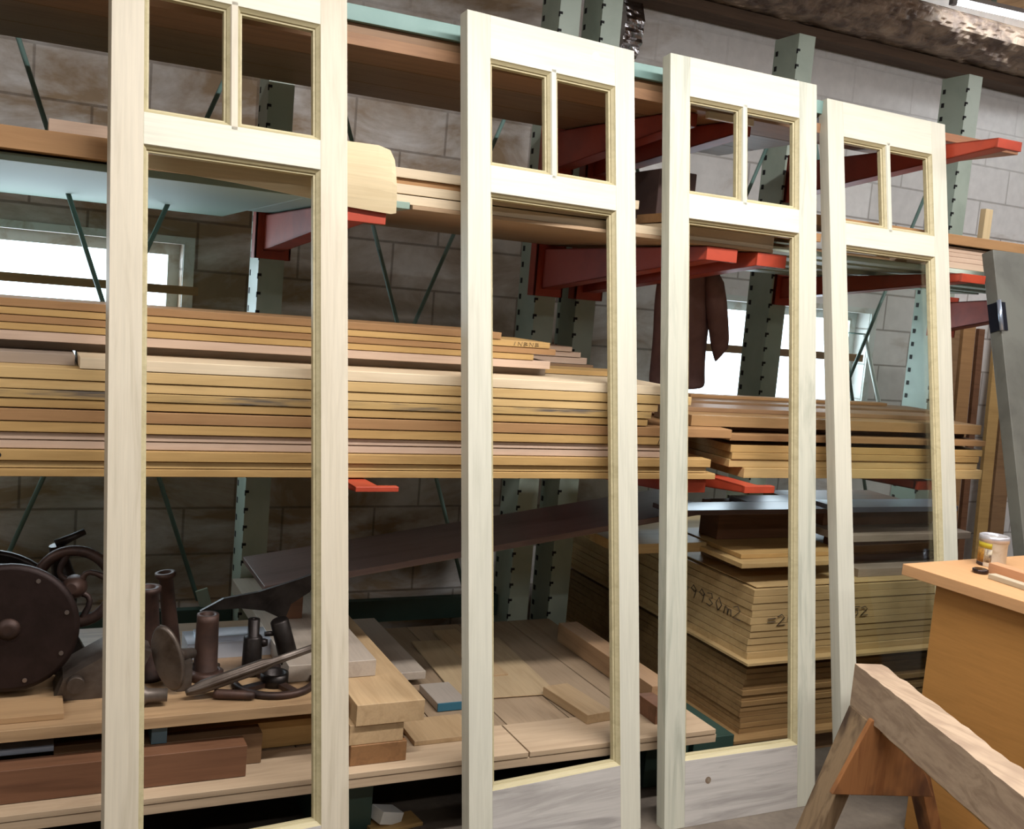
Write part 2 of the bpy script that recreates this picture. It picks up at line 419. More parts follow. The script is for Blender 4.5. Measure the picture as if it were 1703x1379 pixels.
# level 4 (about 2.25 m)
for ux, dx in ((-.36, 0), (1.925, .10), (2.115, .14)): arm((ux, 3.79, 2.12), (ux+dx, 3.04, 2.228), .15, .045, lip=0)
arm((3.14, 3.79, 2.16), (3.245, 2.80, 2.295), .15, .035)
# level 2 (about 1.04 m)
arm((-.36, 3.79, .92), (-.36, 2.72, 1.018), .12, .022); arm((.80, 3.79, .92), (.87, 2.715, 1.026), .12, .014)
arm((1.925, 3.79, .92), (2.02, 2.86, .992), .12, .045); arm((2.115, 3.79, .92), (2.20, 2.72, 1.018), .12, .024)
arm((3.13, 3.79, .955), (3.13, 2.86, 1.00), .075, .035)
# X braces and low ties between uprights
def brace(x0, z0, x1, z1, y):
    rp(MB().tube([(x0, y, z0), (x1, y, z1)], .0085, 8), 'brace_rod', STEEL, 0)
for k, dx in ((0, 0), (1, 1.10), (3, 2.40), (4, 3.45)):
    zl_ = .98 if k == 3 else .35; q_ = (2.52-zl_)/(2.52-.35)
    brace(-.12+dx, 2.52, -.12+.75*q_+dx, zl_, 3.955)
    zl_ = .98 if k == 3 else .23; q_ = (2.52-zl_)/(2.52-.23)
    brace(.71+dx, 2.52, .71-.86*q_+dx, zl_, 3.938)
for a, b in ((0, 1), (1, 2), (4, 5)):
    rp(MB().box((UPX[a]+.05, 3.90, .24), (UPX[b]-.05, 3.94, .33)), 'tie_beam', TEALD)
    mb = MB().box((UPX[b]-.17, 3.93, .29), (UPX[b]-.125, 3.942, .40), rot=Matrix.Rotation(-.3, 3, 'Y')); rp(mb, 'gusset_plate', TEAL)

# ---------------------------------------------------------------- lumber
YEL = wood('b8955f', '987545', 'x', .55, .5, .3, .10)
YEL2 = wood('c2a36f', 'a48350', 'x', .55, .5, .3, .10)
YELST = wood('b0925f', '8c744d', 'x', .55, .6, .3, .06, stain='5f564c')
PINKW = wood('bfa58f', 'a68b76', 'x', .5, .4, .35, .08)
PALE = wood('d6c3a4', 'c0aa88', 'x', .5, .4, .35, .06)
ORNG = wood('a07a52', '835f3e', 'x', .55, .5, .3, .10)
BRN = wood('8b6c4e', '6a4f38', 'x', .5, .6, .35, .10)
RBRN = wood('75513a', '553725', 'x', .5, .6, .35, .10)
DARKB = wood('4e3a35', '35262a', 'x', .35, .6, .5, .05)
GREENP = wood('b3bfb0', '96a294', 'x', .55, .5, .3, .10)
PLY = wood('c2a878', 'a88d5e', 'x', .6, .5, .25, .04)
GREYW = wood('9a8a7a', '7d6d5e', 'x', .5, .5, .4, .08)
END = wood('b08a5c', '8a683f', 'z', .7, .5, .2, .1)
def plank(label, x0, x1, y0, y1, z0, z1, mat=YEL, cat='plank', group=None, name='plank', rz=0, ry=0, bev=.0015, kids=None):
    c = Vector(((x0+x1)/2, (y0+y1)/2, z0))
    mb = MB().box((x0, y0, z0), (x1, y1, z1))
    o = mb.build(name, mat, bevel=bev, origin=c)
    o.rotation_euler = (0, ry, rz)
    return tag(o, label, cat, group)
def notched(label, x0, x1, y0, y1, z0, z1, mat, group):
    mb = MB().box((x0, y0, z0), (3.045, y1, z1)).box((3.045, y0, z0), (x1, 3.79, z1))
    return tag(mb.build('plywood_sheet', mat, bevel=0, origin=((x0+x1)/2, (y0+y1)/2, z0)), label, 'plywood sheet', group)
def scribble(parent, pts_list, mat, r=.0014, name='handwriting'):
    mb = MB()
    for pts in pts_list: mb.tube(pts, r, 5)
    o = mb.build(name, mat, origin=(0, 0, 0)); o.parent = parent
    o.data.transform(Matrix.Translation(-Vector(parent.location)))
    return o
INK = plain('marker_ink', '2a2420', .7)
STROKE = {'1': [[(0.3, 0), (0.5, 1)]], '2': [[(0, .8), (.4, 1), (.7, .7), (0, 0), (.8, .05)]], '5': [[(.8, 1), (.2, 1), (.1, .55), (.6, .6), (.7, .2), (.3, 0), (0, .1)]],
          '9': [[(.7, .7), (.3, 1), (.1, .7), (.5, .5), (.7, .75), (.5, 0)]], '3': [[(0, .9), (.5, 1), (.6, .7), (.25, .52), (.7, .3), (.4, 0), (0, .1)]],
          '0': [[(.35, 0), (.05, .5), (.35, 1), (.7, .5), (.35, 0)]], 'm': [[(0, 0), (.1, .6), (.35, .5), (.4, 0), (.5, .5), (.75, .5), (.8, 0)]],
          '=': [[(0, .35), (.8, .4)], [(0, .65), (.8, .7)]], '4': [[(.1, 1), (.05, .5), (.7, .5)], [(.55, .9), (.5, 0)]], '8': [[(.35, .5), (.6, .8), (.35, 1), (.1, .8), (.35, .5), (.65, .2), (.35, 0), (.05, .2), (.35, .5)]],
          'B': [[(0, 0), (.1, 1), (.6, .8), (.1, .5), (.7, .3), (0, 0)]], 'N': [[(0, 0), (.05, 1), (.6, 0), (.7, 1)]], '±': [[(0, .6), (.7, .65)], [(.35, .95), (.35, .3)], [(0, .1), (.7, .12)]], ' ': []}
def word(txt, org, u, v, h, w):
    out = []; org, u, v = Vector(org), Vector(u), Vector(v)
    for i, c in enumerate(txt):
        for st in STROKE[c]: out.append([org+u*((i+p[0])*w)+v*(p[1]*h) for p in st])
    return out
GL = 'lumber pile at chest height on the left bay'
y = 2.81
L2 = [ # label, x1, z0, z1, mat, ydepth, y0
 ('long pale board on top of the flush lower pile, starting beside the first door', None, 1.322, 1.350, PALE),
 ('yellow board, second from the top of the flush lower pile', 1.99, 1.292, 1.320, YEL2),
 ('yellow board, third from the top of the flush lower pile', 1.865, 1.266, 1.290, YEL2),
 ('yellow board with grey water stains, fourth from the top of the flush lower pile', 1.842, 1.243, 1.264, YELST),
 ('yellow board, just below the grey-stained board', 1.832, 1.219, 1.241, YEL),
 ('orange-yellow board reaching furthest right of the left pile', 2.167, 1.186, 1.2155, ORNG),
 ('yellow board with numbers handwritten near its right end', 1.995, 1.158, 1.184, YEL),
 ('pale pinkish board, the upper of the two narrow ones low in the left pile', 1.93, 1.1375, 1.1555, PINKW),
 ('pale pinkish board, the lower of the two narrow ones low in the left pile', 1.90, 1.1145, 1.1355, PINKW),
 ('yellow board with small black knots, third from the bottom of the left pile', 2.094, 1.086, 1.1125, YEL),
 ('thin shaded yellow board, second from the bottom of the left pile', 2.085, 1.066, 1.084, YEL2),
 ('yellow board at the very bottom of the left pile', 2.121, 1.0445, 1.064, YEL)]
off = [0, 0, .004, .002, .006, .0, .003, .012, .015, .0, .010, .004]
for i, (lab, x1, z0, z1, mt) in enumerate(L2):
    x0 = .128 if i == 0 else -.62
    if x1 is None: x1 = 1.93
    b = plank(lab, x0, x1, y+off[i], y+.30+.05*(i % 3), z0, z1, mt, 'board', GL)
    if i == 6:
        s = scribble(b, word('1222', (1.87, y+.0025, 1.161), (1, 0, 0), (0, 0, 1), .018, .026), INK, .0011)
    if i == 9:
        mb = MB()
        for kx in (.04, ): mb.lathe([(.007, 0), (.005, .001)], (kx-.09, y-.0008, 1.099), (0, 1, 0), 10)
        k = mb.build('knot', BLACK, origin=(0, 0, 0)); k.data.transform(Matrix.Translation(-Vector(b.location))); k.parent = b
    if i == 4:
        e = MB().box((1.8325, y+.008, 1.2195), (1.8335, y+.28, 1.2405)).build('painted_end', plain('end_green', '3f5a3c', .6), origin=(0, 0, 0)); e.data.transform(Matrix.Translation(-Vector(b.location))); e.parent = b
plank('short filler board in the pile left of the long pale board', -.62, .12, 2.90, 3.2, 1.3205, 1.3495, GREYW, 'board', GL)
plank('grey-brown board lying behind the front edge on the lower left pile', -.62, 1.55, 3.02, 3.30, 1.3505, 1.374, GREYW, 'board', GL)
plank('dull board sticking out right on the pile, with a green end', 1.56, 1.95, 3.10, 3.25, 1.352, 1.369, YEL, 'board', GL)
plank('thin brown board lying back on the lower left pile', -.62, 1.9, 3.32, 3.6, 1.3505, 1.374, BRN, 'board', GL)
U = [('brown board on the very top of the upper left pile', 1.349, 1.4615, 1.4825, ORNG), ('board with faint writing on its end, second in the upper left pile', 1.524, 1.4415, 1.4605, YEL),
     ('orange board, third from the top of the upper left pile', 1.548, 1.4215, 1.4405, ORNG), ('yellow board, fourth from the top of the upper left pile, green paint on its end', 1.472, 1.4015, 1.4205, YEL),
     ('pale pinkish board at the bottom of the upper left pile', 1.535, 1.375, 1.4005, PINKW)]
for i, (lab, x1, z0, z1, mt) in enumerate(U):
    b = plank(lab, -.62, x1, 2.95+(.003*i), 3.20+.02*i, z0, z1, mt, 'board', GL)
    if i == 1: scribble(b, word('1NBNB', (1.39, 2.9525, 1.445), (1, 0, 0), (0, 0, 1), .012, .020), INK, .0008)
for i, (lab, x1, z0, z1) in enumerate((('greyish pink board sticking out behind the upper left pile, topmost of three', 1.80, 1.419, 1.437), ('greyish pink board sticking out behind the upper left pile, middle of three', 1.84, 1.400, 1.418), ('greyish pink board sticking out behind the upper left pile, lowest of three', 1.87, 1.375, 1.399))):
    plank(lab, -.3, x1, 3.31+.004*i, 3.55, z0, z1, PINKW, 'board', GL)
# right-hand pile on level 2
GR = 'lumber pile at chest height on the right bay'
R2 = [('thick brown board near the top of the right pile', 2.04, 3.42, 2.87, 3.10, 1.217, 1.254, wood('9b7a52', '7c5f3e', 'x', .5, .6, .35, .05)), 
      ('board under the thick brown one in the right pile', 2.185, 3.42, 2.84, 3.12, 1.1745, 1.196, ORNG),
      ('board with a dark sawn end, third from the top of the right pile', 2.20, 3.42, 2.85, 3.12, 1.133, 1.1585, YEL),
      ('yellow board, third from the bottom of the right pile', 2.205, 3.40, 2.845, 3.12, 1.109, 1.132, YEL),
      ('yellow board, second from the bottom of the right pile', 2.20, 3.40, 2.85, 3.12, 1.081, 1.108, YEL2),
      ('light yellow board at the bottom of the right pile', 2.26, 3.42, 2.84, 3.12, 1.0445, 1.080, YEL2)]
for (lab, a, b, y0, y1, z0, z1, mt) in R2: plank(lab, a, b, y0, y1, z0, z1, mt, 'board', GR)
plank('dark board set back between the boards of the right pile', 2.25, 3.4, 2.93, 3.14, 1.1595, 1.1735, BRN, 'board', GR)
plank('thin dark stick set back between the boards of the right pile', 2.25, 3.4, 2.93, 3.02, 1.197, 1.216, RBRN, 'stick', GR)
plank('thin brown board lying loose behind the top of the right pile', 2.05, 3.5, 3.16, 3.34, 1.2555, 1.2755, BRN, 'board', GR)
plank('board buried behind the right pile, carrying the loose thin boards', 2.05, 3.5, 3.16, 3.36, 1.0445, 1.2545, BRN, 'timber', GR)
plank('brown board on top of the thick brown board of the right pile', 2.03, 3.36, 2.98, 3.12, 1.2545, 1.270, BRN, 'board', GR)
p0, p1 = at(1144, 657, Y=3.3), at(1316, 671, Y=3.3)
b = plank('narrow stick crossing in front of the right window, bowed above the pile', p0.x, p1.x+.5, 3.28, 3.33, 1.276, 1.288, ORNG, 'stick', GR)

# level 3, left
plank('pale green painted sheet seen from below, left of the first red arm', -.62, .70, 2.90, 4.30, 1.822, 1.842, SHEETG, 'sheet', None, 'panel_sheet')
plank('narrow green painted sheet whose corner meets the first red arm', .7005, 1.00, 2.90, 3.78, 1.822, 1.842, SHEETG, 'sheet', None, 'panel_sheet')
plank('thick orange-brown board on the green sheet at the left edge', -.62, .26, 2.86, 3.0, 1.848, 1.903, ORNG, 'board')
plank('second thin brown board beneath the orange-brown board at the left', -.62, .9, 3.01, 3.2, 1.8425, 1.882, BRN, 'board')
plank('pinkish board lying back on the green sheet, start visible left of the first door', .04, .92, 3.04, 3.18, 1.9045, 1.955, PINKW, 'board')
plank('small brown block between boards on the green sheet', .10, .9, 3.05, 3.15, 1.8825, 1.904, RBRN, 'block')
plank('tan plywood sheet seen from below between the first and second door', 1.005, 1.89, 2.89, 3.78, 1.822, 1.834, wood('a58a6c', '8a7058', 'x', .6, .4, .25, .04), 'plywood sheet', None, 'plywood_sheet')
plank('tan plywood sheet seen from below behind the second door', 1.895, 2.32, 2.89, 3.78, 1.822, 1.834, wood('a08668', '8a7058', 'x', .6, .4, .25, .04), 'plywood sheet', None, 'plywood_sheet')
plank('lowest of the pale thin boards right of the curled plywood panel', .93, 1.88, 2.905, 3.05, 1.8355, 1.862, PALE, 'board')
plank('middle pale thin board right of the curled plywood panel', .90, 1.70, 2.91, 3.05, 1.8655, 1.8925, PALE, 'board')
plank('top pale thin board right of the curled plywood panel', .90, 1.785, 2.92, 3.05, 1.912, 1.940, PALE, 'board')
plank('brown batten between the pale thin boards right of the curled panel', .92, 1.70, 2.93, 3.04, 1.8935, 1.911, ORNG, 'batten')
# curled plywood panel
mb = MB(); ty = 2.855; th = .006
lo = [(.262, 1.842), (.38, 1.838), (.50, 1.832), (.60, 1.824), (.69, 1.816), (.79, 1.806), (.88, 1.801), (.93, 1.799), (.945, 1.803)]
hi = [(.262, 1.870), (.38, 1.905), (.50, 1.94), (.60, 1.965), (.69, 1.978), (.79, 1.983), (.88, 1.984), (.915, 1.975), (.930, 1.95)]
g = []
for (a, b) in zip(lo, hi):
    g.append([Vector((a[0]+(b[0]-a[0])*k/6, ty-.012*math.sin(PI*k/6)*min(1, (a[0]-.2)*2), a[1]+(b[1]-a[1])*k/6)) for k in range(7)])
fv = [[mb.bm.verts.new(p) for p in r] for r in g]; bv = [[mb.bm.verts.new(p+Vector((0, th, 0))) for p in r] for r in g]
n, mm = len(g), 7
for i in range(n-1):
    for j in range(mm-1):
        mb.bm.faces.new((fv[i][j], fv[i+1][j], fv[i+1][j+1], fv[i][j+1])); mb.bm.faces.new((bv[i][j], bv[i][j+1], bv[i+1][j+1], bv[i+1][j]))
for i in range(n-1):
    mb.bm.faces.new((fv[i][0], bv[i][0], bv[i+1][0], fv[i+1][0])); mb.bm.faces.new((fv[i][-1], fv[i+1][-1], bv[i+1][-1], bv[i][-1]))
for j in range(mm-1):
    mb.bm.faces.new((fv[0][j], fv[0][j+1], bv[0][j+1], bv[0][j])); mb.bm.faces.new((fv[-1][j], bv[-1][j], bv[-1][j+1], fv[-1][j+1]))
tag(mb.build('curled_plywood', wood('cdbb97', 'bba67f', 'x', .6, .4, .25, .02), smooth=False), 'thin cream plywood panel with rounded corner, curling off the rack between first and second door', 'plywood panel')
# level 3, right of the second door
plank('pinkish board edge between the second and third door, above the cream one', 1.89, 2.55, 2.92, 3.10, 1.884, 1.914, ORNG, 'board')
plank('cream board edge between the second and third door', 1.885, 2.335, 2.91, 3.12, 1.8355, 1.880, PALE, 'board', )
SL = [(2.34, 3.95, 2.965, 3.08), (2.34, 4.05, 3.10, 3.27), (2.38, 4.10, 3.33, 3.45), (2.55, 4.20, 3.50, 3.56), (2.36, 4.15, 3.60, 3.77)]
nmz = ['nearest the doors', 'second from the front', 'third from the front', 'fourth and narrowest', 'at the back']
for i, (a, b, y0, y1) in enumerate(SL): plank('green-painted old slat seen from below over the window, ' + nmz[i], a, b, y0, y1, 1.838-(y0-2.95)*.05, 1.856-(y0-2.95)*.05, GREENP, 'slat', 'green painted slats on the right bay')
plank('brown board resting across the green-painted slats', 2.36, 4.3, 3.10, 3.60, 1.8605, 1.878, BRN, 'board')
plank('brown board on top of the pile above the last door opening', 2.50, 3.95, 3.00, 3.20, 1.952, 1.990, ORNG, 'board')
GP = 'pinkish stacked boards right of the last door'
for i, (z0, z1) in enumerate(((1.8605, 1.885), (1.886, 1.905), (1.906, 1.923), (1.924, 1.945))):
    plank(['lowest', 'second lowest', 'second highest', 'highest'][i]+' pinkish board of the neat stack right of the last door', 3.06+.003*i, 3.9, 3.01+.004*i, 3.18, z0, z1, PINKW, 'board', GP)
bx0, bx1 = at(1084, 300, Y=3.3), at(1146, 300, Y=3.3)
tag(MB().box((bx0.x, 3.25, 1.9145), (bx1.x, 3.55, at(1090, 250, Y=3.25).z-.06)).build('carton', plain('dark_carton', '4c3730', .8, 0, '3b2a26', 4), bevel=.004), 'dark brown carton on the rack between the second and third door', 'box')
plank('board under the dark carton', bx0.x-.1, bx1.x+.1, 3.22, 3.6, 1.879, 1.914, BRN, 'board')
# level 4
plank('orange-edged dark board high on the rack, the front one', -.62, 2.66, 3.0, 3.22, 2.275, 2.309, wood('a07a5a', '80604a', 'x', .6, .5, .3, .02), 'board')
plank('dark board high on the rack, behind the orange-edged one', -.62, 2.66, 3.225, 3.50, 2.275, 2.305, BRN, 'board')
plank('dark board at the back high on the rack', -.62, 2.66, 3.505, 3.74, 2.275, 2.305, BRN, 'board')
plank('dark plank lying between the orange-edged board and the teal board', -.5, 2.3, 3.02, 3.15, 2.3095, 2.342, BRN, 'plank')
plank('long teal painted board highest on the rack', -.62, 2.58, 3.0, 3.16, 2.3425, 2.388, TEALB, 'board')
plank('brown board sticking out past the orange arm tip at upper right', 2.60, 3.62, 3.04, 3.50, 2.345, 2.376, wood('96684a', '7a5238', 'x', .55, .5), 'board')
plank('pale lath beside the red arm above the third door', 2.06, 2.25, 2.98, 3.0, 2.2515, 2.2745, PALE, 'lath')
plank('brown stick lying across the left window', -.62, .63, 4.36, 4.40, 1.498, 1.532, ORNG, 'stick')
plank('brown stick lying across the right window', 3.0, 4.22, 4.38, 4.42, 1.415, 1.455, BRN, 'stick')

# ---------------------------------------------------------------- base shelf
DK = .25
GD = 'deck boards of the bottom shelf'
DECKX = wood('b39c80', '927a60', 'x', .6, .5, .3, .08); DECKY = wood('9d876d', '7e6850', 'y', .6, .6, .3, .12)
plank('long front lip board of the bottom shelf, running under all four doors', -.62, 2.09, 2.62, 2.70, .205, .232, DECKX, 'board')
plank('wide pale board on the front lip of the bottom shelf', -.62, 1.40, 2.618, 2.82, .2335, .25, DECKX, 'board')
plank('plywood piece on the front lip of the bottom shelf, behind the second door', 1.405, 2.085, 2.618, 2.82, .2335, .25, DECKX, 'board')
xx = -.6
dn = 0
DN = ['leftmost', 'second from left', 'third from left', 'fourth from left', 'fifth from left', 'sixth from left', 'seventh from left', 'eighth from left', 'ninth from left', 'tenth from left', 'rightmost but one', 'rightmost']
while xx < 2.0:
    w = .225
    plank('lengthwise deck board of the bottom shelf, %s' % DN[dn], xx, min(xx+w-.004, 2.07), 2.822, 3.80, .215, .2475, DECKY, 'deck board', GD); xx += w; dn += 1
plank('square brown bearer under the shelf boards', -.6, 2.05, 2.75, 2.80, .152, .204, RBRN, 'bearer'); plank('rear bearer under the shelf boards', -.6, 2.05, 3.60, 3.66, .152, .214, RBRN, 'bearer')
# timbers under the machinery board
plank('long reddish-brown timber under the machinery board', -.62, .575, 2.675, 2.74, .2515, .338, RBRN, 'timber')
plank('shorter brown timber behind the reddish one under the machinery board', .10, .63, 2.745, 2.81, .2515, .338, BRN, 'timber')
plank('yellowish timber beside the brown timber under the machinery board', .30, .82, 2.83, 2.90, .2515, .33, YEL, 'timber')
plank('board with painted blue-white reflections lying on the timbers under the machinery board', -.52, .10, 2.76, 3.05, .3385, .352, wood('a9b4c4', '8d96a4', 'x', .3, .4, .6), 'board')  # blue-white reflections under the plank painted as wood colour
plank('dark support timber at the back under the machinery board', -.6, .8, 3.3, 3.4, .2515, .398, RBRN, 'timber')
plank('pale support block under the left of the machinery board', -.60, -.53, 2.74, 2.94, .339, .398, YEL, 'block')
plank('blue-painted steel block under the machinery board', .335, .375, 2.74, 2.90, .3385, .398, plain('blue_paint', '55707c', .4), 'block')
plank('support block under the right of the machinery board', .70, .80, 2.92, 3.05, .2515, .398, BRN, 'block')
plank('worn plank carrying the rusty machine parts', -.62, .85, 2.70, 2.96, .399, .430, wood('a98a66', '7c5f42', 'x', .6, .7, .35), 'plank')
plank('rear plank carrying the rusty machine parts', -.62, .85, 2.965, 3.45, .399, .430, wood('94785a', '6c523a', 'x', .45, .7, .5), 'plank')
plank('flat wooden scrap by the foot of the rusty disc', -.25, .12, 2.74, 2.86, .4305, .447, wood('a58560', '7a5c40', 'x', .6, .6, .3), 'scrap')
MZ = .4305

# ---------------------------------------------------------------- machine parts
def thing(mb, name, mat, label, cat, group=None, smooth=False): return tag(mb.build(name, mat, bevel=0), label, cat, group)
GM = 'rusty machine parts on the plank'
# drum with big disc
drum = empty('rope_drum', (-.02, 2.95, MZ+.0165), 'large rusty disc-ended drum at the left edge', 'machine part', GM)
c = Vector((-.015, 2.90, .622))
ax = Vector((.10, 1, 0)).normalized()
def dp(mb, name, mat):
    o = mb.build(name, mat, drum); o.data.transform(Matrix.Translation(-Vector(drum.location))); return o
dp(MB().lathe([(.160, 0), (.172, .006), (.172, .02), (.160, .026)], c, ax, 48), 'disc', RUST)
dp(MB().lathe([(.012, -.014), (.022, -.012), (.026, -.002), (.030, 0)], c, ax, 20), 'hub_boss', RUSTB)
BOLT = plain('bolt', '8a7f78', .3, .8)
for k in range(8):
    mb = MB()
    a = k*PI/4+.3; s = ax.cross(Vector((0, 0, 1))).normalized(); pt = c+s*(.146*math.cos(a))+Vector((0, 0, 1))*(.146*math.sin(a))
    mb.lathe([(.006, -.003), (.006, .001)], pt, ax, 8); dp(mb, 'bolt', BOLT)
dp(MB().lathe([(.12, 0), (.12, .22)], c+ax*.02, Vector((-.22, 1, .05)), 36), 'core', RUSTB)
dp(MB().lathe([(.168, 0), (.176, .004), (.176, .014), (.168, .018)], at(-2, 1046, Y=3.0), ax, 48), 'flange', IRON)
dp(MB().lathe([(.196, 0), (.205, .004), (.205, .018), (.196, .022)], at(-22, 1037, Y=3.10), ax, 48), 'flange', IRON)
# hand wheel with curved spokes
hw = empty('hand_wheel', (.15, 3.05, MZ), 'rusty hand wheel with curved spokes right of the big disc', 'machine part', GM)
hc = Vector((.148, 3.04, .690)); hx = Vector((.93, -.2, .05)).normalized(); hz = Vector((-.05, .15, 1)).normalized()
def hp(mb, name, mat):
    o = mb.build(name, mat, hw); o.data.transform(Matrix.Translation(-Vector(hw.location))); return o
R = .100
hp(MB().tube([hc+(hx*math.cos(t)+hz*math.sin(t))*R for t in [2*PI*i/40 for i in range(40)]], .0155, 10, True), 'rim', RUSTB)
for k in range(4):
    a0 = .55+k*PI/2; pts = []
    for q in range(9):
        s = q/8; a = a0+.55*math.sin(s*PI*1.6)*(.6); pts.append(hc+(hx*math.cos(a)+hz*math.sin(a))*(R*(.15+.83*s)))
    hp(MB().tube(pts, [.012-.004*math.sin(PI*q/8) for q in range(9)], 8), 'spoke', RUSTB)
nn = hx.cross(hz).normalized()
hp(MB().lathe([(.012, -.05), (.028, -.03), (.034, 0), (.028, .03), (.014, .05)], hc, nn, 20), 'hub', RUSTB)
hp(MB().tube([hc+Vector((-.02, .03, .0)), hc+Vector((-.06, .05, -.08)), hc+Vector((-.03, .06, -.18)), hc+Vector((0, .06, -.258))], [.03, .04, .05, .06], 12), 'stand', IRON)
# crank lever behind the wheel
mb = MB(); mb.tube([(.10, 3.16, .78), (.14, 3.16, .80), (.175, 3.17, .815)], [.016, .011, .010], 8); mb.tube([(.10, 3.16, .78), (.13, 3.17, .66), (.12, 3.18, .52), (.12, 3.18, MZ)], [.02, .035, .04, .05], 10)
thing(mb, 'lever', IRON, 'dark iron lever arm sticking up behind the hand wheel', 'machine part', GM)
# wedge shaped casting
mb = MB(); mb.prism([(0, 0), (.19, 0), (.24, .12), (.17, .145), (.02, .06)], (0, .15, 0), (.10, 2.86, MZ+.0), (1, 0, 0), (0, 0, 1))
mb.lathe([(.022, 0), (.022, .03)], (.15, 2.86, MZ+.05), (0, -1, 0), 14)
thing(mb, 'casting', IRONG, 'grey iron wedge-shaped casting under the hand wheel', 'machine part', GM)
def tapered(label, top, r0, r1, rt, lean=(0, 0), mat=RUSTB, name='iron_pipe', flange=True, h=None):
    t = Vector(top); zb = MZ; hgt = t.z-zb
    base = Vector((t.x+lean[0], t.y+lean[1], zb)); axv = t-base; L = axv.length
    pr = [(r0*1.25, 0), (r0*1.25, .012), (r0, .02), (r1, L-.02)]
    if flange: pr += [(rt, L-.012), (rt, L)]
    else: pr += [(r1, L)]
    ri = (rt if flange else r1)*.58
    pr += [(ri, L), (ri, L-.05)]
    e = MB().lathe(pr, base, axv, 24)
    return thing(e, name, mat, label, 'machine part', GM)
tapered('tall iron column with a flared rim, the rearmost by the first door', (.396, 3.10, .705), .026, .020, .030, (.035, 0), RUSTB)
tapered('tall iron column with a flared rim, just left of the rearmost column', (.338, 2.98, .698), .034, .026, .034, (.012, 0), RUSTB)
tapered('stout rusty open tube standing on a ring base', (.500, 2.95, .620), .034, .031, .033, (0, 0), RUSTB, flange=False)
mb = MB().lathe([(.05, 0), (.052, .02), (.036, .028), (.036, 0), (.05, 0)], (.50, 2.95, MZ), (0, 0, 1), 28)
thing(mb, 'iron_ring', RUSTB, 'iron ring around the foot of the stout open tube', 'machine part', GM)
b = MB().lathe([(.028, 0), (.029, .02), (.027, .112), (.022, .118), (.017, .12), (.017, .168), (.006, .168), (.006, .14)], (.632, 2.95, MZ), (0, 0, 1), 24)
b.lathe([(.011, .02), (.013, .03), (.010, .042)], (.632, 2.95, MZ+.095), (1, -.1, 0), 12)
thing(b, 'iron_spindle', IRON, 'dark stepped spindle with a side knob, between tube and tilted cylinder', 'machine part', GM)
mb = MB().lathe([(.026, 0), (.029, .01), (.027, .135), (.022, .14)], (.745, 2.95, MZ+.028), Vector((-.30, 0, 1)), 24)
mb.lathe([(.008, 0), (.008, .03)], (.695, 2.95, MZ+.12), (-1, 0, 0), 8)
mb.box((.73, 2.93, MZ), (.765, 2.97, MZ+.035))
thing(mb, 'iron_cylinder', IRON, 'dark tilted cylinder below the big black blade', 'machine part', GM)
# oval plate tilted
pc = Vector((.389, 2.86, .533)); pn = Vector((-.62, -.62, -.10)).normalized()
a1 = Vector((.22, -.1, -1)).normalized(); a1 = (a1-pn*a1.dot(pn)).normalized(); a2 = pn.cross(a1)
mb = MB(); rs = []
for (r, h) in ((.92, 0), (1, .004), (1, .012), (.92, .016)):
    rs.append([pc+a1*(.094*r*math.cos(t))+a2*(.05*r*math.sin(t))+pn*h for t in [2*PI*i/32 for i in range(32)]])
mb.rings(rs); mb.tube([pc-pn*.0, pc-pn*.10+Vector((0, 0, -.03))], [.02, .015], 10); mb.box((.41, 2.86, MZ), (.45, 2.93, MZ+.08))
thing(mb, 'oval_plate', IRONG, 'tilted oval iron plate standing on edge, right of the columns', 'machine part', GM)
# ribbed rod
p0, p1 = Vector((.425, 2.795, .452)), Vector((.80, 2.80, .562)); d = (p1-p0).normalized(); a = d.orthogonal().normalized(); b2 = d.cross(a)
mb = MB(); rs = []
for s, r in ((0, .008), (.03, .011), (.12, .018), (.55, .018), (.62, .011), (1, .010)):
    rs.append([p0+(p1-p0)*s+(a*math.cos(t)+b2*math.sin(t))*(r*(1+.10*math.cos(6*t))) for t in [2*PI*i/36 for i in range(36)]])
mb.rings(rs); mb.box((.795, 2.785, MZ), (.812, 2.815, .560))
thing(mb, 'splined_shaft', IRONG, 'grooved grey shaft lying at a slant across the wheel', 'machine part', GM)
mb = MB().lathe([(.022, -.10), (.028, -.09), (.028, -.03), (.019, -.02), (.017, .03), (.013, .03)], (.345, 2.775, MZ+.030), (1, -.15, 0), 20)
thing(mb, 'nozzle', IRONG, 'short stub pipe lying left of the slanted shaft', 'machine part', GM)
# flat spoked wheel
fw = empty('flat_wheel', (.68, 2.86, MZ), 'flat rusty wheel lying on the plank below the tilted cylinder', 'machine part', GM)
mb = MB().lathe([(.118, 0), (.122, .006), (.122, .018), (.104, .018), (.104, 0), (.118, 0)], (0, 0, 0), (0, 0, 1), 40); mb.build('rim', RUSTB, fw)
MB().lathe([(.04, 0), (.04, .035), (.028, .035), (.028, .01)], (0, 0, 0), (0, 0, 1), 24).build('hub', IRON, fw)
for k in range(4):
    a = k*PI/2+.4; MB().box((.035, -.012, .002), (.106, .012, .014), rot=Matrix.Rotation(a, 3, 'Z'), piv=(0, 0, 0)).build('spoke', RUSTB, fw)
mb = MB().lathe([(.012, 0), (.014, .01), (.012, .10), (.008, .11)], (.50, 2.79, MZ+.014), (1, -.35, 0), 14)
thing(mb, 'iron_pin', RUSTB, 'short round pin lying at the front edge of the plank', 'machine part', GM)
mb = MB().lathe([(.030, 0), (.032, .008), (.030, .03), (.018, .03), (.018, 0), (.030, 0)], (.445, 3.02, MZ), (0, 0, 1), 20); mb.tube([(.475, 3.02, MZ+.012), (.52, 3.03, MZ+.012), (.545, 3.0, MZ+.012)], .010, 8)
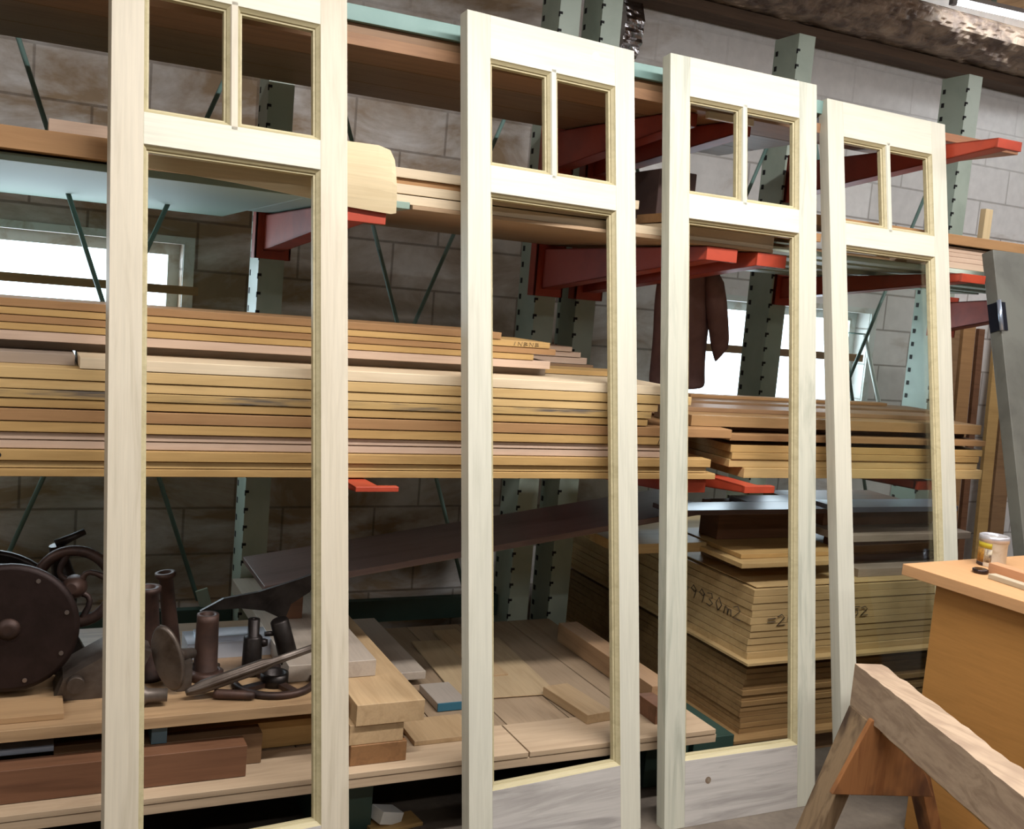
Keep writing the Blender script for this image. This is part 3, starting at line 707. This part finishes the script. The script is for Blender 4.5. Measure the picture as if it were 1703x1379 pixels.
thing(mb, 'iron_clevis', IRONG, 'small ring-ended fitting behind the stout tube', 'machine part', GM)
mb = MB().box((.47, 3.10, MZ), (.72, 3.22, MZ+.05)).box((.50, 3.12, MZ+.05), (.68, 3.20, MZ+.062))
thing(mb, 'machine_bed', plain('pale_machined', 'b9bfc8', .25, .4), 'bright machined iron block behind the tubes', 'machine part', GM)
# big black blade leaning
q = [at(333, 1017, Y=3.02), at(372, 996, Y=3.02), at(430, 985, Y=3.02), at(500, 963, Y=3.02), at(540, 948, Y=3.02), at(515, 985, Y=3.02), at(484, 1005, Y=3.02), at(474, 1030, Y=3.02), at(462, 1026, Y=3.02), at(440, 1016, Y=3.02), at(400, 1012, Y=3.02)]
mb = MB().prism([(p.x, p.z) for p in q], (0, .012, 0), (0, 3.02, 0), (1, 0, 0), (0, 0, 1))
tag(mb.build('saw_blade', IRON), 'big black pointed blade above the iron tubes, left of the dark shelf board', 'blade', GM)

# ---------------------------------------------------------------- boards on the deck, centre
WHT = wood('b5a797', '978a7c', 'y', .32, .4, .6, .06); YELY = wood('b39772', '937652', 'y', .5, .5, .35, .1); BRNY = wood('87623f', '66452c', 'y', .5, .5, .35, .1)
GB = 'short thick boards stacked between first and second door'
plank('dark brown block at the bottom of the short stack beside the first door', .86, 1.026, 2.66, 3.45, .2505, .309, BRNY, 'board', GB)
plank('pale block second from the bottom of the short stack beside the first door', .855, 1.014, 2.665, 3.5, .3095, .368, YELY, 'board', GB)
plank('widest block of the short stack beside the first door', .868, 1.070, 2.655, 3.55, .3685, .430, YELY, 'board', GB)
plank('whitish board on top of the short stack beside the first door', .72, .985, 2.86, 3.78, .431, .481, WHT, 'board', GB)
plank('bluish board beneath the wider one, right of the short stack', 1.075, 1.215, 3.15, 3.78, .2485, .272, WHT, 'board', 'bluish boards running to the back')
plank('bluish board on top, right of the short stack', 1.09, 1.28, 3.19, 3.78, .2725, .300, WHT, 'board', 'bluish boards running to the back')
plank('small greyish board behind the teal strip between the first and second door', 1.24, 1.345, 2.97, 3.14, .2505, .276, wood('a59a8e', '857a70', 'y', .35, .4, .6), 'board', None)
tag(MB().box((1.24, 2.964, .2505), (1.345, 2.9695, .276)).build('painted_strip', plain('teal_strip', '2f6478', .5)), 'thin teal strip on the shelf in front of a small board', 'strip')
plank('flat brownish offcut in front of the thin teal strip', 1.08, 1.29, 2.74, 2.90, .2505, .266, YELY, 'offcut')
plank('long thin offcut lying toward the back behind the second door', 1.50, 1.60, 3.2, 3.7, .2505, .262, YELY, 'offcut')
t4 = plank('long square timber at the back right of the bottom shelf', 1.965, 2.05, 2.83, 3.52, .2505, .325, wood('a0805f', '7d6045', 'y', .5, .5, .3), 'timber')
plank('short block lying on the bottom shelf behind the second door', 1.66, 1.76, 2.76, 3.02, .2505, .282, YELY, 'block', rz=.12)
plank('thin pale panel lying on the bottom shelf behind the second door', 1.36, 1.72, 3.02, 3.60, .2505, .256, wood('b39b78', '987e5c', 'y', .6, .5), 'panel', rz=-.06)
plank('dark short block at the right end of the bottom shelf', 1.90, 1.96, 2.70, 2.82, .2505, .31, RBRN, 'block')
# dark sloping board at knee height
a, b = Vector((.70, 3.15, .635)), Vector((2.36, 3.15, .872))
L = (b-a).length; ang = -math.atan2(b.z-a.z, b.x-a.x)
mb = MB().box((0, 0, -.022), (L, .36, 0))
o = mb.build('plank', wood('6f5b55', '4c3b38', 'x', .34, .6, .6, .02), origin=(0, 0, 0), bevel=.002); o.location = a; o.rotation_euler = (0, ang, 0)
tag(o, 'long dark glossy board sloping up to the right onto the plywood pile', 'board')
plank('leaning prop block under the left of the dark sloping board', .80, .86, 3.28, 3.36, .4815, .618, RBRN, 'block')

# ---------------------------------------------------------------- plywood pile on floor (right)
GPY = 'plywood pile on the floor behind the third door'
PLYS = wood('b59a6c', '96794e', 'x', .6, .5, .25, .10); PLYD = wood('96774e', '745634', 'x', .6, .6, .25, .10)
PX0, PX1, PY0, PY1 = 2.40, 3.42, 2.885, 4.25
ordn = ['first', 'second', 'third', 'fourth', 'fifth', 'sixth', 'seventh', 'eighth', 'ninth', 'tenth', 'eleventh', 'twelfth', 'thirteenth', 'fourteenth']
plank('bearer sticking out under the lower plywood pile', 2.36, 3.10, 2.86, 2.96, 0, .075, BRN, 'bearer'); plank('rear bearer under the lower plywood pile', 2.36, 3.04, 4.05, 4.15, 0, .075, BRN, 'bearer')
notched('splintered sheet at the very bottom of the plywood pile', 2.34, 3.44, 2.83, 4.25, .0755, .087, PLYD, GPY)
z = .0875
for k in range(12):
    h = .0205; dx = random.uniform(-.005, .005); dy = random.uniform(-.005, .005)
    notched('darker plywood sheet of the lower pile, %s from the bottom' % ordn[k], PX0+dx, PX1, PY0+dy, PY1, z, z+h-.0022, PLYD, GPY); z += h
zl = z
plank('thin dark spacer boards between the two plywood piles', 2.44, 3.40, 2.95, 3.78, zl, zl+.026, RBRN, 'spacer')
z = zl+.0265
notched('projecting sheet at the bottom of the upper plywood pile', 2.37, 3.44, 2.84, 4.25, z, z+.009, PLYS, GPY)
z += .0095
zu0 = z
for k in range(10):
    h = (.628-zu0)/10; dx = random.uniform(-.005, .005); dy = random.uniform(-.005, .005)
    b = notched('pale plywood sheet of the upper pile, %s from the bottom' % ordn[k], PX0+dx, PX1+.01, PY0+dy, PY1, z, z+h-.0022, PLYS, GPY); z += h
    if k == 5:
        scribble(b, word('=248', (2.47, PY0-.007, z-.035), (1, 0, 0), (0, 0, 1), .042, .045), INK, .0016); scribble(b, word('52', (2.87, PY0-.007, z-.018), (1, 0, 0), (0, 0, 1), .036, .045), INK, .0016); scribble(b, word('±509930m2', (PX0-.008, 3.42, z-.03), (0, -1, 0), (0, 0, 1), .05, .055), INK, .0016)
zt = z
plank('top sheet with a torn lifted corner on the upper plywood pile', 2.42, 3.42, 2.90, 3.78, zt+.001, zt+.006, PLYS, 'plywood sheet', GPY, 'plywood_sheet')
# things above the pile
zb = zt+.0065
plank('upright-edged plywood box side lying on the plywood pile', 2.62, 3.25, 3.12, 3.14, zb, zb+.062, PLYS, 'batten')
plank('bearer block under the small pale boards on the pile', 2.50, 2.58, 3.16, 3.36, zb, zb+.062, BRN, 'block'); 
z1 = zb+.063
plank('small pale board, lower of the two above the plywood pile', 2.36, 2.85, 2.92, 3.38, z1, z1+.018, YEL2, 'board'); plank('small pale board, upper of the two above the plywood pile', 2.40, 2.90, 2.98, 3.4, z1+.019, z1+.036, YEL, 'board')
plank('longer cream board behind the small pale boards', 2.0, 2.39, 3.18, 3.40, z1-.005, z1+.032, YEL2, 'board')
z2 = z1+.0365
SB = wood('8d95ab', '70727c', 'x', .3, .5, .6);  # bluish window glare on board tops, put into the wood colour
plank('grey board with brown edge low above the plywood pile at right', 2.95, 3.55, 2.95, 3.45, zb+.0, zb+.032, GREYW, 'board', None); plank('dark spacer sheet above the grey board at right', 2.97, 3.5, 3.05, 3.5, zb+.0325, zb+.062, DARKB, 'sheet')
plank('tarnished grey-brown sheet above the plywood pile at right', 2.86, 3.55, 2.96, 3.5, .772, .800, GREYW, 'sheet'); plank('bearer beneath the grey-brown sheet', 2.95, 3.5, 3.08, 3.16, zb+.0625, .7715, RBRN, 'bearer')
plank('dark board under the board with painted blue glare at right', 2.9, 3.5, 3.12, 3.5, .8005, .868, RBRN, 'board'); plank('long board with painted blue glare at the right, above the dark sheets', 2.9, 3.56, 3.05, 3.20, .8685, .890, SB, 'board')
plank('dark brown sheet lying above the third door opening', 2.10, 2.80, 3.00, 3.14, .878, .896, DARKB, 'sheet', ry=.0); plank('board with painted blue glare over the brown sheet', 2.55, 2.88, 3.16, 3.28, .872, .892, SB, 'board')
plank('bearer holding the dark sheets above the small pale boards', 2.45, 2.88, 3.20, 3.32, z2, .8715, RBRN, 'bearer')
plank('tan board tilted above the dark sheet behind the third door', 2.0, 2.66, 3.30, 3.50, .95, .966, GREYW, 'board', ry=.13)

# ---------------------------------------------------------------- below the shelf, on the floor
plank('crumpled white paper scrap on the floor behind the first door', .975, 1.055, 2.74, 2.80, .012, .05, WHITEP, 'paper', name='paper_scrap', ry=.3, rz=.3)
plank('flat wood scrap under the white paper', .96, 1.12, 2.72, 2.80, 0, .011, YEL, 'scrap', rz=.15)
plank('thin wood scrap left of the white paper', .86, .99, 2.66, 2.71, 0, .008, YEL, 'scrap', rz=-.1)

# ---------------------------------------------------------------- hanging jacket
cloth = plain('brown_cloth', '86645e', .9, 0, '6a4d49', 6, (.35, .7), .4)
jk = empty('hanging_jacket', (2.54, 3.55, 1.20), 'dark brown jacket hanging by the right window with one sleeve out', 'jacket')
def sheetbody(outl, y, th, name, folds):
    """outl: rows from top to bottom of (xl, xr, z)"""
    rs = []
    for (xl, xr, z) in outl:
        n = 24; ring = []
        for k in range(n):
            t = 2*PI*k/n; u = math.cos(t); w = math.sin(t); x = (xl+xr)/2+(xr-xl)/2*u
            ring.append(Vector((x, y+th*w*(1+.25*math.sin(folds*x*60+z*4)), z)))
        rs.append(ring)
    o = MB().rings(rs).build(name, cloth, jk, smooth=True); o.data.transform(Matrix.Translation(-Vector(jk.location)))
    s = o.modifiers.new('sub', 'SUBSURF'); s.levels = 1; s.render_levels = 2
    return o
sheetbody([(2.36, 2.56, 1.79), (2.33, 2.58, 1.77), (2.32, 2.60, 1.70), (2.32, 2.60, 1.6), (2.33, 2.595, 1.5), (2.33, 2.595, 1.4), (2.33, 2.605, 1.32), (2.33, 2.615, 1.276)], 3.60, .045, 'body', 1)
sl = [(2.545, 1.77, .025), (2.565, 1.72, .040), (2.585, 1.64, .045), (2.605, 1.56, .043), (2.622, 1.49, .040), (2.628, 1.455, .034), (2.618, 1.425, .016), (2.612, 1.408, .004)]
rs = []
for (x, z, r) in sl:
    rs.append([Vector((x+r*math.cos(2*PI*k/16), 3.545+.8*r*math.sin(2*PI*k/16), z+.4*r*math.cos(2*PI*k/16))) for k in range(16)])
o = MB().rings(rs).build('sleeve', cloth, jk, smooth=True); o.data.transform(Matrix.Translation(-Vector(jk.location)))
o = MB().tube([(2.45, 3.60, 1.785), (2.45, 3.60, 1.81), (2.465, 3.60, 1.825), (2.45, 3.60, 1.84)], .003, 6).build('hanging_hook', STEEL, jk); o.data.transform(Matrix.Translation(-Vector(jk.location)))

# white-handled brush leaning by the window
br = empty('push_brush', (4.43, 4.40, 1.10), 'white stick with a small white block at its end, beside the right window', 'brush')
o = MB().tube([at(1438, 556, Y=4.2), at(1464, 680, Y=4.2)], .011, 8).build('handle', WHITEP, br); o.data.transform(Matrix.Translation(-Vector(br.location)))
hk = at(1438, 556, Y=4.2); o = MB().tube([hk, (hk.x, 4.452, hk.z)], .004, 6).build('wall_hook', STEEL, br); o.data.transform(Matrix.Translation(-Vector(br.location)))
pz = at(1466, 684, Y=4.2)
o = MB().box((pz.x-.045, 4.16, pz.z-.018), (pz.x+.045, 4.23, pz.z+.018), rot=Matrix.Rotation(-.35, 3, 'Y')).build('head', WHITEP, br); o.data.transform(Matrix.Translation(-Vector(br.location)))

# offcuts leaning upright at the far right, behind the pile
XO = at(1588, 640, Y=4.3).x-3.90
for k, (xx_, w, zt_, lab) in enumerate(((3.90, .07, 1.72, 'narrow offcut standing leftmost at the wall behind the grey door'), (4.02, .10, 1.78, 'wide brown offcut standing at the wall behind the grey door'), (4.18, .05, 1.66, 'thin dark offcut standing at the wall behind the grey door'), (4.36, .09, 1.80, 'pale offcut standing at the wall behind the grey door'), (4.50, .12, 1.30, 'short brown offcut standing rightmost behind the grey door'))):
    xx_ = 3.90+(xx_-3.90)*.8+XO
    mb = MB().box((xx_, 4.30, 0), (xx_+w, 4.325, zt_))
    o = mb.build('offcut', [BRN, ORNG, RBRN, YEL, BRN][k], bevel=.002); o.rotation_euler = (-.055, (.012, .012, .012, .012, .012)[k], 0); tag(o, lab, 'offcut', 'offcuts standing at the wall')
o = MB().box((3.78, 3.30, 1.8795), (3.825, 3.33, 2.16)).build('stick', wood('c9b48c', 'b09a70', 'z', .6, .4), bevel=.002); tag(o, 'pale stick standing upright near the rightmost upright post', 'stick')

# ---------------------------------------------------------------- ceiling edge: ledger, insulation, foil, tube lamp
plank('rough brown timber ledger along the top of the block wall', 1.6, 8.8, 4.30, 4.445, 3.035, 3.085, wood('6b5646', '47382f', 'x', .8, .7), 'ledger', None, 'wall_ledger')
def crumple(name, x0, x1, path, seed, mat, label, cat, amp=.05, nx=420, nv=26, th=.012):
    rnd = random.Random(seed); ph = [(rnd.uniform(3, 12)*f, rnd.uniform(3, 14)*f, rnd.uniform(0, 6), rnd.uniform(.5, 1)/f**.6) for f in (1, 1, 1, 2, 2, 4, 4, 7, 9)]
    def off(a, b): 
        s = 0
        for (p, q_, r, w) in ph: s += w*abs(math.sin(a*p+b*q_+r))*.4
        return amp*(s/2.2-.5)
    mb = MB(); F, B = [], []
    for i in range(nx+1):
        x = x0+(x1-x0)*i/nx; fr, brw = [], []
        for j in range(nv+1):
            t = j/nv*(len(path)-1); k = min(int(t), len(path)-2); s = t-k
            yy = path[k][0]+(path[k+1][0]-path[k][0])*s; zz = path[k][1]+(path[k+1][1]-path[k][1])*s
            o_ = off(x, j/nv*1.5)
            fr.append(mb.bm.verts.new((x, yy-o_, zz-o_*.5))); brw.append(mb.bm.verts.new((x, yy-o_+th, zz-o_*.5+th)))
        F.append(fr); B.append(brw)
    for i in range(nx):
        for j in range(nv):
            mb.bm.faces.new((F[i][j], F[i+1][j], F[i+1][j+1], F[i][j+1])); mb.bm.faces.new((B[i][j], B[i][j+1], B[i+1][j+1], B[i+1][j]))
        mb.bm.faces.new((F[i][0], B[i][0], B[i+1][0], F[i+1][0])); mb.bm.faces.new((F[i][-1], F[i+1][-1], B[i+1][-1], B[i][-1]))
    for i in (0, nx):
        for j in range(nv): mb.bm.faces.new((F[i][j], B[i][j], B[i][j+1], F[i][j+1]))
    return tag(mb.build(name, mat), label, cat)
PAPER = plain('old_insulation_paper', 'b09a86', .6, 0, '6b5a50', 9, (.36, .62), .8)
PAPER2 = plain('brown_kraft_paper', 'c09c74', .55, 0, '8a6c50', 4, (.4, .66), .4)
crumple('insulation_roll', 2.75, 8.0, [(4.36, 3.09), (4.20, 3.10), (4.10, 3.18), (4.12, 3.27), (4.25, 3.32)], 3, PAPER, 'crumpled grey-brown insulation bulging along the top of the block wall', 'insulation', .075)
crumple('kraft_paper', 1.9, 7.0, [(4.04, 3.42), (3.94, 3.34), (3.86, 3.36), (3.80, 3.42)], 9, PAPER2, 'torn brown kraft paper sagging from the ceiling beside the tube lamp', 'insulation paper', .09, 200, 16)
plank('brown ceiling joist above the insulation', 1.6, 8.8, 3.66, 3.72, 3.30, 3.455, wood('8a6a4a', '604832', 'x', .8, .7), 'joist', None, 'ceiling_joist')
FOIL = plain('crinkled_foil', 'c9c9cd', .22, 1.0, '8f8078', 12, (.5, .7), .9)
crumple('foil_strip', 2.50, 2.60, [(4.40, 3.05), (4.36, 2.95), (4.37, 2.86), (4.41, 2.78)], 5, FOIL, 'crinkled silver foil on the wall beside the twin uprights', 'foil', .05, 10, 20, .004)
t0 = at(1604, -1, Z=3.27); t1 = at(1703, 22, Z=3.27)
tl = empty('tube_lamp', (5.0, t0.y, 3.27), 'bright fluorescent tube lamp at the top right corner', 'lamp')
o = MB().tube([(-.72, 0, 0), (.72, 0, 0)], .010, 12).build('tube', emis('tube_glow', 'f4fbff', 40), tl)
MB().box((-.78, -.018, .018), (.78, .018, .04)).box((-.76, -.014, -.014), (-.73, .014, .018)).box((.73, -.014, -.014), (.76, .014, .018)).build('housing', plain('housing_grey', '8c8c90', .6), tl)
MB().box((-.5, -.01, .04), (-.48, .01, .19)).box((.48, -.01, .04), (.5, .01, .19)).build('hanger', STEEL, tl)
dl = (t1-t0); tl.location = (t0.x+.72*dl.normalized().x+.02, t0.y, 3.27); tl.rotation_euler = (0, 0, math.atan2(dl.y, dl.x))
for (lx, ly, sx, lab) in ((-2.4, 0.9, 2.4, 'white lamp housing over the left of the room'), (2.1, 1.50, 3.6, 'long white lamp housing over the doors'), (1.5, -1.2, 4.8, 'long white lamp housing behind the camera'), (5.6, 2.6, 2.4, 'white lamp housing over the right of the room')):
    o = MB().box((lx-sx/2, ly-.10, 3.14), (lx+sx/2, ly+.10, 3.22)).box((lx-sx/2+.3, ly-.01, 3.22), (lx-sx/2+.32, ly+.01, 3.455)).box((lx+sx/2-.32, ly-.01, 3.22), (lx+sx/2-.3, ly+.01, 3.455)).build('lamp_housing', WHITEP); tag(o, lab, 'lamp')

# ---------------------------------------------------------------- grey door leaf at the right
gd = empty('grey_door_leaf', (3.30, 2.27, 0), 'grey painted door leaf leaning at the right edge with two hinges on its side', 'door', None, (-math.atan2(.34, 1.12)-.0, 0, -.06))
GREYP = plain('grey_green_paint', '585850', .65, 0, '4a4942', 5)
H2 = 2.022
MB().box((0, 0, 0), (.80, .055, H2)).build('door_slab', GREYP, gd, bevel=.003)
for zz, lab in ((1.76, 'dark upper hinge'), (.80, 'dark lower hinge with white paint spots')):
    o = MB().box((-.004, -.008, zz-.055), (.0, .05, zz+.055)).box((.0, -.004, zz-.055), (.03, -.0005, zz+.055)).lathe([(.008, 0), (.008, .118)], (-.006, -.008, zz-.059), (0, 0, 1), 10, 1).build('hinge', [plain('hinge_dark', '20222c', .35, .6), plain('hinge_pin', '8f99a8', .3, .7)], gd)
    o['label'] = lab
MB().box((.14, -.004, 1.86), (.5, -.0005, 1.875)).build('slot_groove', plain('groove', '3c3c3a', .7), gd)

# ---------------------------------------------------------------- bench, can, strips
bench = empty('workbench', (3.0, 1.6, 0), 'workbench with orange wood top and plywood side panel at the lower right', 'workbench')
BT = wood('bb8f63', 'a57a50', 'y', .5, .3, .35, .02); BP = wood('a9793f', '8d6330', 'y', .6, .35, .3, .02)
def bp(mb, name, mat, bev=.002):
    o = mb.build(name, mat, bench, bevel=bev); o.data.transform(Matrix.Translation(-Vector(bench.location))); return o
BZ = .86
mb = MB(); mb.prism([(2.547, 2.365), (3.62, 2.43), (3.62, .9), (2.62, .9), (2.585, 1.95)], (0, 0, .036), (0, 0, BZ-.036)); bp(mb, 'top', BT)
mb = MB(); mb.prism([(2.615, 2.285), (2.64, 2.287), (2.705, .95), (2.68, .95)], (0, 0, BZ-.04), (0, 0, .003)); bp(mb, 'side_panel', BP)
bp(MB().box((2.645, 2.20, .003), (3.27, 2.225, BZ-.037)), 'back_panel', BP)
for (a_, b_) in ((3.2, 1.0), (3.2, 2.1), (2.75, 1.0)): bp(MB().box((a_, b_, .0), (a_+.07, b_+.07, BZ-.037)), 'leg', BP)
# paint can
pc0 = at(1652, 943, Z=BZ+.0); rcan = .043
can = empty('glue_can', (pc0.x+.012, pc0.y+.02, BZ), 'small white can with yellow and orange label on the bench', 'can')
CANM = plain('can_white', 'cfc8b8', .4, .0, 'b7a98c', 20)
MB().lathe([(rcan, .0), (rcan+.001, .002), (rcan, .075), (rcan+.002, .078), (rcan+.002, .098), (rcan-.004, .098), (rcan-.004, .086)], (0, 0, 0), (0, 0, 1), 32).build('body', CANM, can)
MB().lathe([(rcan+.0035, .080), (rcan+.0035, .0985), (rcan, .1005), (rcan-.006, .0985), (rcan-.006, .080), (rcan+.0035, .080)], (0, 0, 0), (0, 0, 1), 32).build('lid_rim', plain('lid_metal', 'c2c0c4', .3, .6), can)
def wrap(z0, z1, a0, a1, r, mat, name):
    rs = []; n = 12
    for k in range(n+1):
        a = a0+(a1-a0)*k/n; c_, s_ = math.cos(a), math.sin(a)
        rs.append([Vector((r*c_, r*s_, z0)), Vector((r*c_, r*s_, z1)), Vector(((r-.0008)*c_, (r-.0008)*s_, z1)), Vector(((r-.0008)*c_, (r-.0008)*s_, z0))])
    o = MB().rings(rs).build(name, mat, can); return o
wrap(.060, .080, 2.4, 3.75, rcan+.0015, plain('label_yellow', 'b9a92c', .5), 'label_band'); wrap(.012, .058, 2.4, 3.25, rcan+.0015, plain('label_orange', 'a87a2a', .5, 0, '7a5420', 60), 'label'); wrap(.0, .011, 2.4, 3.25, rcan+.0015, plain('label_dark', '2c1c18', .5), 'label_band')
wrap(.015, .058, 3.3, 3.8, rcan+.0015, plain('label_grey', 'a89a80', .5, 0, '5a4a40', 90), 'label')
p = at(1630, 953, Z=BZ); mb = MB().lathe([(.022, 0), (.024, .003), (.024, .012), (.020, .014)], (p.x, p.y, BZ), (0, 0, 1), 24)
tag(mb.build('jar_lid', plain('lid_dark', '3a2c28', .25, .7)), 'small dark metal lid lying before the can on the bench', 'lid')
p0 = at(1646, 937, Z=BZ+.03); p1 = at(1650, 962, Z=BZ)
tag(MB().box((p0.x-.005, 1.5, BZ), (p0.x+.035, p0.y, BZ+.033)).build('wood_strip', wood('c28f68', 'a87650', 'y', .5, .4), bevel=.002), 'reddish wood strip at the right end of the bench top', 'strip')
tag(MB().box((p1.x-.02, 1.4, BZ), (p1.x+.012, p1.y, BZ+.016)).build('wood_strip', wood('b3a58c', '9c8c72', 'y', .5, .4), bevel=.002), 'pale flat wood strip in front of the reddish strip on the bench', 'strip')

# ---------------------------------------------------------------- sawhorse
sh = empty('sawhorse', (2.2, 1.7, 0), 'rough wooden sawhorse at the lower right corner', 'sawhorse')
SHW = wood('a8927a', '7f6a56', 'y', .75, .8, .2, .03, stain='8f7a66'); SHR = wood('95643c', '6e4326', 'z', .7, .7, .2, .06, stain='5a3b28'); SHL = wood('8f785c', '5e4a38', 'z', .8, .9, .2, .06, stain='4a3b30')
def sp(mb, name, mat, lab=None, bev=.003):
    o = mb.build(name, mat, sh, bevel=bev); o.data.transform(Matrix.Translation(-Vector(sh.location)))
    if lab: o['label'] = lab
    return o
SZ = .62
A = at(1422, 1103, Z=SZ); B = at(1457, 1103, Z=SZ); C = at(1703, 1286, Z=SZ); D = at(1703, 1331, Z=SZ)
ext = 2.2
C2 = B+(C-B)*ext; D2 = A+(D-A)*ext
w_ = (B-A).length
dirv = (((C-B).normalized()+(D-A).normalized())/2).normalized(); perp = Vector((dirv.y, -dirv.x, 0)); 
if perp.x < 0: perp = -perp
wd_ = .085; A = A; Bq = A+perp*wd_; L_ = 1.05
lowl = at(1412, 1180, X=A.x).z
hb = .125 
mb = MB(); nseg = 30; rr_ = random.Random(4)
rs = []
for k in range(nseg+1):
    c_ = A+dirv*(L_*k/nseg); j = lambda s: rr_.uniform(-s, s)
    rs.append([c_+Vector((0, 0, j(.002))), c_+perp*(wd_+j(.003))+Vector((0, 0, j(.003))), c_+perp*wd_+Vector((0, 0, -hb)), c_+Vector((0, 0, -hb+j(.002)))])
o = mb.rings(rs).build('beam', SHW, sh); o.data.transform(Matrix.Translation(-Vector(sh.location)))
for f in o.data.polygons: f.use_smooth = False
def leg(topc, foot, mat, w=.09, t=.035, name='leg'):
    topc, foot = Vector(topc), Vector(foot); d_ = foot-topc
    u_ = dirv; v_ = d_.cross(u_).normalized()
    mb = MB(); pr = [(-w/2, -t/2), (w/2, -t/2), (w/2, t/2), (-w/2, t/2)]
    mb.prism(pr, d_, topc, u_, v_); return sp(mb, name, mat)
mid = lambda s: A+dirv*(s-.05 if s < .5 else s)+perp*(wd_/2)+Vector((0, 0, -hb*.55))
for s in (.12, .90):
    m0 = mid(s)
    leg(m0-perp*(wd_/2-.012)-Vector((0, 0, hb*.47)), m0-perp*.165-dirv*(.03 if s < .5 else -.1)+Vector((0, 0, -m0.z)), SHL, .12, .04)
    leg(m0+perp*(wd_/2+.022)+Vector((0, 0, .02)), m0+perp*.28-dirv*(.02 if s < .5 else -.1)+Vector((0, 0, -m0.z)), SHR)
    # gusset board under the beam
    g0 = m0+dirv*.06*(1 if s < .5 else -1)
    zc = -hb*.5
    prf = [(-.05, zc+.02), (.055, zc+.02), (.165, zc-.20), (-.14, zc-.20)]
    sp(MB().prism(prf, dirv*.02, g0, perp, Vector((0, 0, 1))), 'gusset', SHR, 'reddish-brown gusset board')
sp(MB().box((0, 0, 0), (.02, .02, .02)) if False else MB().prism([(-.015, -.012), (.015, -.012), (.015, .012), (-.015, .012)], dirv*.72, A+dirv*.15+perp*(wd_*.5)+Vector((0, 0, -hb-.013)), perp, Vector((0, 0, 1))), 'stretcher', wood('9c7a4e', '7c5c38', 'y', .7, .6))
